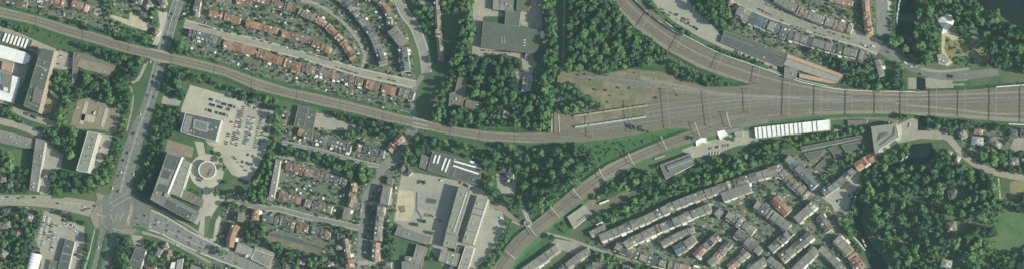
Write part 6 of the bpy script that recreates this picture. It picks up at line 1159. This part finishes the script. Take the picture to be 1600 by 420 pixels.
 ([(250, 165), (284, 168), (276, 210), (250, 300), (212, 325), (222, 280), (238, 215)], 7, 2.8, 4.6, [L3, L1], 'tree in the strip between the main road and the offices', 'trees before the offices'),
 ([(1560, 278), (1545, 272), (1520, 262), (1530, 290), (1556, 300)], 7.5, 4, 6, [L1], 'tree left of the sandy park path', 'trees left of the sandy park path')]
for q in ([(1476, 292), (1512, 292), (1512, 314), (1476, 314)], [(1474, 342), (1512, 342), (1512, 366), (1474, 366)], [(1468, 396), (1502, 396), (1502, 424), (1468, 424)], [(1396, 326), (1424, 328), (1422, 340), (1396, 336)], [(1424, 306), (1452, 308), (1452, 318), (1424, 316)], [(1388, 348), (1420, 350), (1418, 360), (1388, 358)], [(1396, 372), (1424, 374), (1424, 382), (1396, 380)], [(1484, 370), (1492, 370), (1490, 392), (1480, 392)], [(1489, 238), (1504, 238), (1504, 256), (1489, 256)]): occ(q, 2)
for a in WOODS: wood(*a)
for x, y, r, m, lb in [(555, 303, 4.5, L2, 'bright yellow-green tree right of the tall narrow row'), (952, 415, 6.5, L2, 'brightest yellow-green tree at the bottom below the footpath'), (1098, 362, 4, L2, 'bright round tree behind the brown block'), (663, 345, 3, L1, 'small tree left above the grey L-shaped roof'), (650, 351, 3.4, L1, 'tree at the top corner of the grey L-shaped roof'), (675, 364, 3.6, L1, 'tree at the right corner of the grey L-shaped roof'),
   (672, 384, 3.8, L1, 'tree right of the grey L-shaped roof'), (672, 404, 4.4, L1, 'tree right of the grey L-shaped roof near the bottom'), (1545, 382, 7, L1, 'tree standing at the left edge of the large lawn'), (1420, 290, 8, L2, 'broad light green tree in the middle of the southern park'), (1398, 288, 8, L1, 'broad tree at the west of the southern park'), (1530, 378, 9, L2, 'large light crown left of the large lawn'), (1526, 362, 9, L2, 'large light crown above the lawn edge'),
   (1276, 82, 6, L2, 'light green tree behind the slate terrace'), (1555, 20, 8, 'leaf_light', 'brownish crown at the water in the top right'), (341, 240, 4, L1, 'tree on the wedge right of the round plaza'), (345, 250, 4.4, L1, 'tree between the round plaza and the car park'), (352, 262, 4.2, L1, 'tree at the lower left of the car park'), (351, 284, 4, L1, 'tree below the round plaza'), (337, 388, 4.4, L1, 'round tree on the corner of the avenue'), (347, 396, 5, L1, 'larger round tree on the corner of the avenue'), (662, 285, 3.4, L3, 'dark tree alone on the schoolyard'),
   (316, 277, 2.6, L3, 'small dark tree below the round pavilion'), (313, 281, 2.4, L1, 'smallest tree below the round pavilion'), (1000, 200, 5, L3, 'dark bush at the point of the sandy yard'), (1012, 205, 3, L1, 'small bush in the grass of the fork'), (1082, 216, 3.4, L3, 'bush beside the branch line near the sheds'), (1144, 217, 4, L1, 'tree among the white sheds'), (930, 258, 4, L3, 'bush at the end of the fork wood'), (188, 57, 3, L3, 'lone dark bush on the verge above the railway'), (1488, 152 - 32, 3, L1, 'small tree on the traffic island above the canal street'), (1406, 62, 9, L2, 'largest bright tree at the quay corner above the canal street'), (1415, 76, 7, L2, 'second bright tree at the quay corner'), (1424, 88, 6, L1, 'tree between the quay corner and the canal street'), (1437, 94, 6.5, L1, 'tree above the canal street, first from left in the park edge'), (1450, 100, 6, L1, 'tree above the canal street, second from left in the park edge'), (1408, 104, 6, L1, 'tree left of the canal above the tracks'), (1402, 118, 5.5, L1, 'lower tree left of the canal above the tracks')]:
    tree(x, y, r, m, lb, None)

TREES.sort(key=lambda t: -t[2] + (0 if t[6] else -50))
BND = {}
for t in TREES[:300]:
    b = BND.setdefault(t[6], [9999, -9999, 9999, -9999]); b[0] = min(b[0], t[0]); b[1] = max(b[1], t[0]); b[2] = min(b[2], t[1]); b[3] = max(b[3], t[1])
SEEN = {}
def tree_label(t):
    px, py, r, h, m, lb, gp = t
    if not gp: return lb
    b = BND[gp]; fx, fy = (px - b[0]) / max(1, b[1] - b[0]), (py - b[2]) / max(1, b[3] - b[2])
    tone = {L1: '', L2: 'light ', L3: 'dark '}[m] if not any(k in lb for k in ('dark', 'bright', 'light')) else ''
    if b[1] - b[0] > 18 or b[3] - b[2] > 18:
        ns = 4 if b[1] - b[0] > 60 else 3; nv = 4 if b[3] - b[2] > 60 else 3
        sec = (['left', 'left of centre', 'right of centre', 'right'] if ns == 4 else ['left', 'middle', 'right'])[min(ns - 1, int(fx * ns))]
        ver = (['top', 'upper', 'lower', 'bottom'] if nv == 4 else ['top', 'centre', 'bottom'])[min(nv - 1, int(fy * nv))]
        lb = tone + lb + ', ' + ver + ' ' + sec
    else: lb = tone + lb
    return lb
for t in TREES[:300]: SEEN.setdefault(tree_label(t), []).append(t[2])
def size_label(t):
    lb = tree_label(t); rs = sorted(SEEN[lb], reverse=True)
    if len(rs) > 1: lb = ('largest ' if rs.index(t[2]) == 0 else 'smallest ' if rs.index(t[2]) == len(rs) - 1 else ordn(rs.index(t[2]) + 1) + ' largest ') + lb
    return lb
cols = COL
for i, (px, py, r, h, m, lb, gp) in enumerate(TREES[:300]):
    z0 = EZ if occ_at(px, py) & 4 else 0; x, y, _ = W(px, py, h * .66 + z0); rt = tag(empty('tree', (x, y, z0)), size_label(TREES[i]), 'tree', gp); rt.rotation_euler = (0, 0, R.uniform(0, 6.28))
    c = bpy.data.objects.new('crown', R.choice(CROWNS[m])); COL.objects.link(c); c.parent = rt; c.location = (0, 0, h * .62); c.scale = (r * 1.08 * R.uniform(.88, 1.12), r * 1.08 * R.uniform(.88, 1.12), h * .4)
    t = bpy.data.objects.new('trunk', R.choice(TRUNKS)); COL.objects.link(t); t.parent = rt; t.scale = (h * .9, h * .9, h)
def mass(name, items, protos, label, cat):
    V, M, T = [], [], []; mi = {L1: 0, L2: 1, L3: 2}
    for px, py, r, h, m in items:
        p = R.choice(protos); z0 = EZ if occ_at(px, py) & 4 else 0; x, y, _ = W(px, py, h * .66 + z0); a = R.uniform(0, 6.28); ca, sa = math.cos(a), math.sin(a); sx, sy = r * 1.08 * R.uniform(.88, 1.12), r * 1.08 * R.uniform(.88, 1.12)
        X, Y = p[:, 0] * sx, p[:, 1] * sy; q = np.stack([x + X * ca - Y * sa, y + X * sa + Y * ca, np.maximum(h * .62 + p[:, 2] * h * .4, .1) + z0], 1); V.append(q); M.append(np.full(len(p) // 4, mi[m])); T.append(np.full(len(p), R.random()))
    V = np.concatenate(V).astype(np.float32); o = bpy.data.objects.new(name, quads_mesh(name, V, [L1, L2, L3], np.concatenate(M), np.concatenate(T))); COL.objects.link(o)
    return tag(o, label, cat, kind='stuff')
mass('woodland', [t[:5] for t in TREES[300:]], LOW, 'mass of smaller tree crowns filling the woods, belts and gardens', 'woodland')

# gardens: shrubs, small sheds, patios
SHR, SHED, PAT = [], [], []
mnoise_seed = 3
for gi, poly in enumerate(GARDENS):
    xs = [p[0] for p in poly]; ys = [p[1] for p in poly]; A = abs(area(poly))
    for _ in range(int(A / 15)):
        x, y = R.uniform(max(min(xs), -10), min(max(xs), 1610)), R.uniform(max(min(ys), -10), min(max(ys), 430))
        if not inside(poly, np.array([x]), np.array([y]))[0] or occ_at(x, y, 1) & (1 | 4 | 8) or occ_at(x, y) & 2: continue
        t = R.random()
        if t < .7: r = R.choice([.7, .8, 1.0, 1.2, 1.5, 1.8, 2.6]); SHR.append((x, y, r, r * R.uniform(1.5, 2.4), R.choice([L1, L1, L3, L3, L2])))
        elif t < .82 and not occ_at(x, y, 3) & 3 and len(SHED) < 260: SHED.append((x, y, gi))
        else: PAT.append((x, y))
# shrubs on verges and rough ground along the lines and in the woods
for poly, n in [([(0, 30), (120, 62), (230, 92), (225, 100), (100, 72), (0, 42)], 60), ([(270, 90), (400, 120), (640, 182), (640, 190), (400, 132), (270, 100)], 90), ([(880, 235), (1040, 205), (1000, 232), (900, 290), (860, 310)], 60), ([(1345, 290), (1560, 260), (1560, 420), (1400, 420)], 400), ([(1430, 0), (1600, 40), (1600, 110), (1440, 100)], 220), ([(888, 0), (950, 0), (1045, 86), (960, 110), (888, 107)], 200), ([(700, 90), (835, 100), (836, 200), (690, 195)], 250), ([(640, 215), (860, 230), (840, 320), (770, 300)], 150), ([(925, 350), (1000, 300), (1200, 228), (1212, 250), (940, 358)], 200), ([(100, 110), (225, 85), (190, 170), (104, 168)], 120), ([(140, 300), (205, 150), (200, 215), (172, 285)], 80), ([(225, 220), (262, 215), (235, 300), (215, 320)], 50), ([(1060, 118), (1130, 140), (1180, 146), (1000, 112)], 40), ([(872, 118), (1000, 112), (1100, 145), (1000, 160), (880, 170)], 14), ([(282, 285), (310, 300), (316, 312), (290, 300)], 18), ([(1200, 204), (1350, 200), (1250, 226)], 60), ([(770, 300), (842, 330), (800, 345)], 40), ([(845, 340), (890, 345), (880, 365)], 20)]:
    xs = [p[0] for p in poly]; ys = [p[1] for p in poly]
    for _ in range(n * 3):
        x, y = R.uniform(min(xs), max(xs)), R.uniform(min(ys), max(ys))
        if inside(poly, np.array([x]), np.array([y]))[0] and not occ_at(x, y, 1) & (11 if poly[0] == (872, 118) else 15): r = R.uniform(.8, 2.4); SHR.append((x, y, r, r * 1.6, R.choice([L1, L1, L2, L3])))
mass('garden_shrubs', SHR, BUSH, 'low shrubs and hedges scattered through gardens and verges', 'shrubs')
vs, fs, mi = [], [], []
for x, y in PAT:
    p = W(x, y); a = R.choice([-.27, -.27, .42, .8]); box_faces(vs, fs, p, R.uniform(2, 4.5), R.uniform(1.5, 3.2), -.05, .12, a); mi += [R.randrange(4)] * 6
tag(mobj('garden_patios', vs, fs, ['sidewalk', 'brick_paving', 'flat_light', 'red_path'], midx=mi), 'small paved patios in the back gardens', 'patios', kind='stuff')
ZN = ['north of the western railway', 'in the top left corner', 'between the office car park and the shaded street', 'in the dense lower right quarter', 'along the wide upper right street', 'in the bottom left corner', 'below the avenue', 'near the right edge', 'beside the canal mouth']
SC = {'flat_dark': 'dark', 'flat_grey': 'grey', 'roof_pale': 'pale', 'white_roof': 'white', 'roof_orange': 'orange', 'flat_taupe': 'brown'}; CNT = {}
for x, y, gi in sorted(SHED):
    m = R.choice(['flat_dark', 'flat_grey', 'roof_pale', 'white_roof', 'roof_orange', 'flat_taupe', 'roof_pale', 'white_roof', 'flat_grey'])
    ds = min(TERR, key=lambda t: (t[0] - x) ** 2 + (t[1] - y) ** 2)[2] if gi in (0, 1, 2, 3, 4) else ZN[gi]
    key = (SC[m], ds); CNT[key] = CNT.get(key, 0) + 1
    lb = '%s %s-roofed garden shed from left %s' % (ordn(CNT[key]), SC[m], ('near ' + ds) if ds not in ZN else ds)
    p = W(x, y, 2.2); b0 = (p[0], p[1], 0); rt = tag(empty('garden_shed', b0), lb, 'shed', 'garden sheds ' + ZN[gi]); a = R.choice([-.27, -.3, 1.3, .42]); rt.rotation_euler = (0, 0, a)
    sx, sy = R.uniform(2.2, 3.6), R.uniform(2, 2.8); box('wall', (0, 0), sx, sy, 0, 2.1, R.choice(['wood', 'white_wall', 'brick_wall']), 0, rt)
    h1 = sy / 2 + .2; h0 = sx / 2 + .2
    mobj('roof', [(-h0, -h1, 2.11), (h0, -h1, 2.11), (h0, h1, 2.11), (-h0, h1, 2.11), (-h0, 0, 2.75), (h0, 0, 2.75)], [(0, 1, 5, 4), (2, 3, 4, 5), (3, 0, 4), (1, 2, 5)], m, rt)

# ------------------------------------------------------------------ haze: thin even air up to the camera
hz = 6800
vs, fs = [], []; box_faces(vs, fs, (0, 0), 2 * hz + 800, 2 * hz + 800, -2.0, H + 60)
hm = bpy.data.materials.new('haze'); hm.use_nodes = True; t = hm.node_tree; t.nodes.remove(t.nodes['Principled BSDF'])
pv = t.nodes.new('ShaderNodeVolumePrincipled'); pv.inputs['Color'].default_value = (.52, .83, .91, 1); pv.inputs['Density'].default_value = 2.65e-5; pv.inputs['Anisotropy'].default_value = .5
t.links.new(pv.outputs[0], t.nodes['Material Output'].inputs['Volume']); MATS['haze'] = hm
tag(mobj('haze', vs, fs, 'haze'), 'thin pale haze filling the air over the town', 'haze', kind='stuff')
print('COUNTS houses', NH[0], 'cars', NC[0], 'trees', len(TREES), 'shrubs', len(SHR), 'sheds', len(SHED))
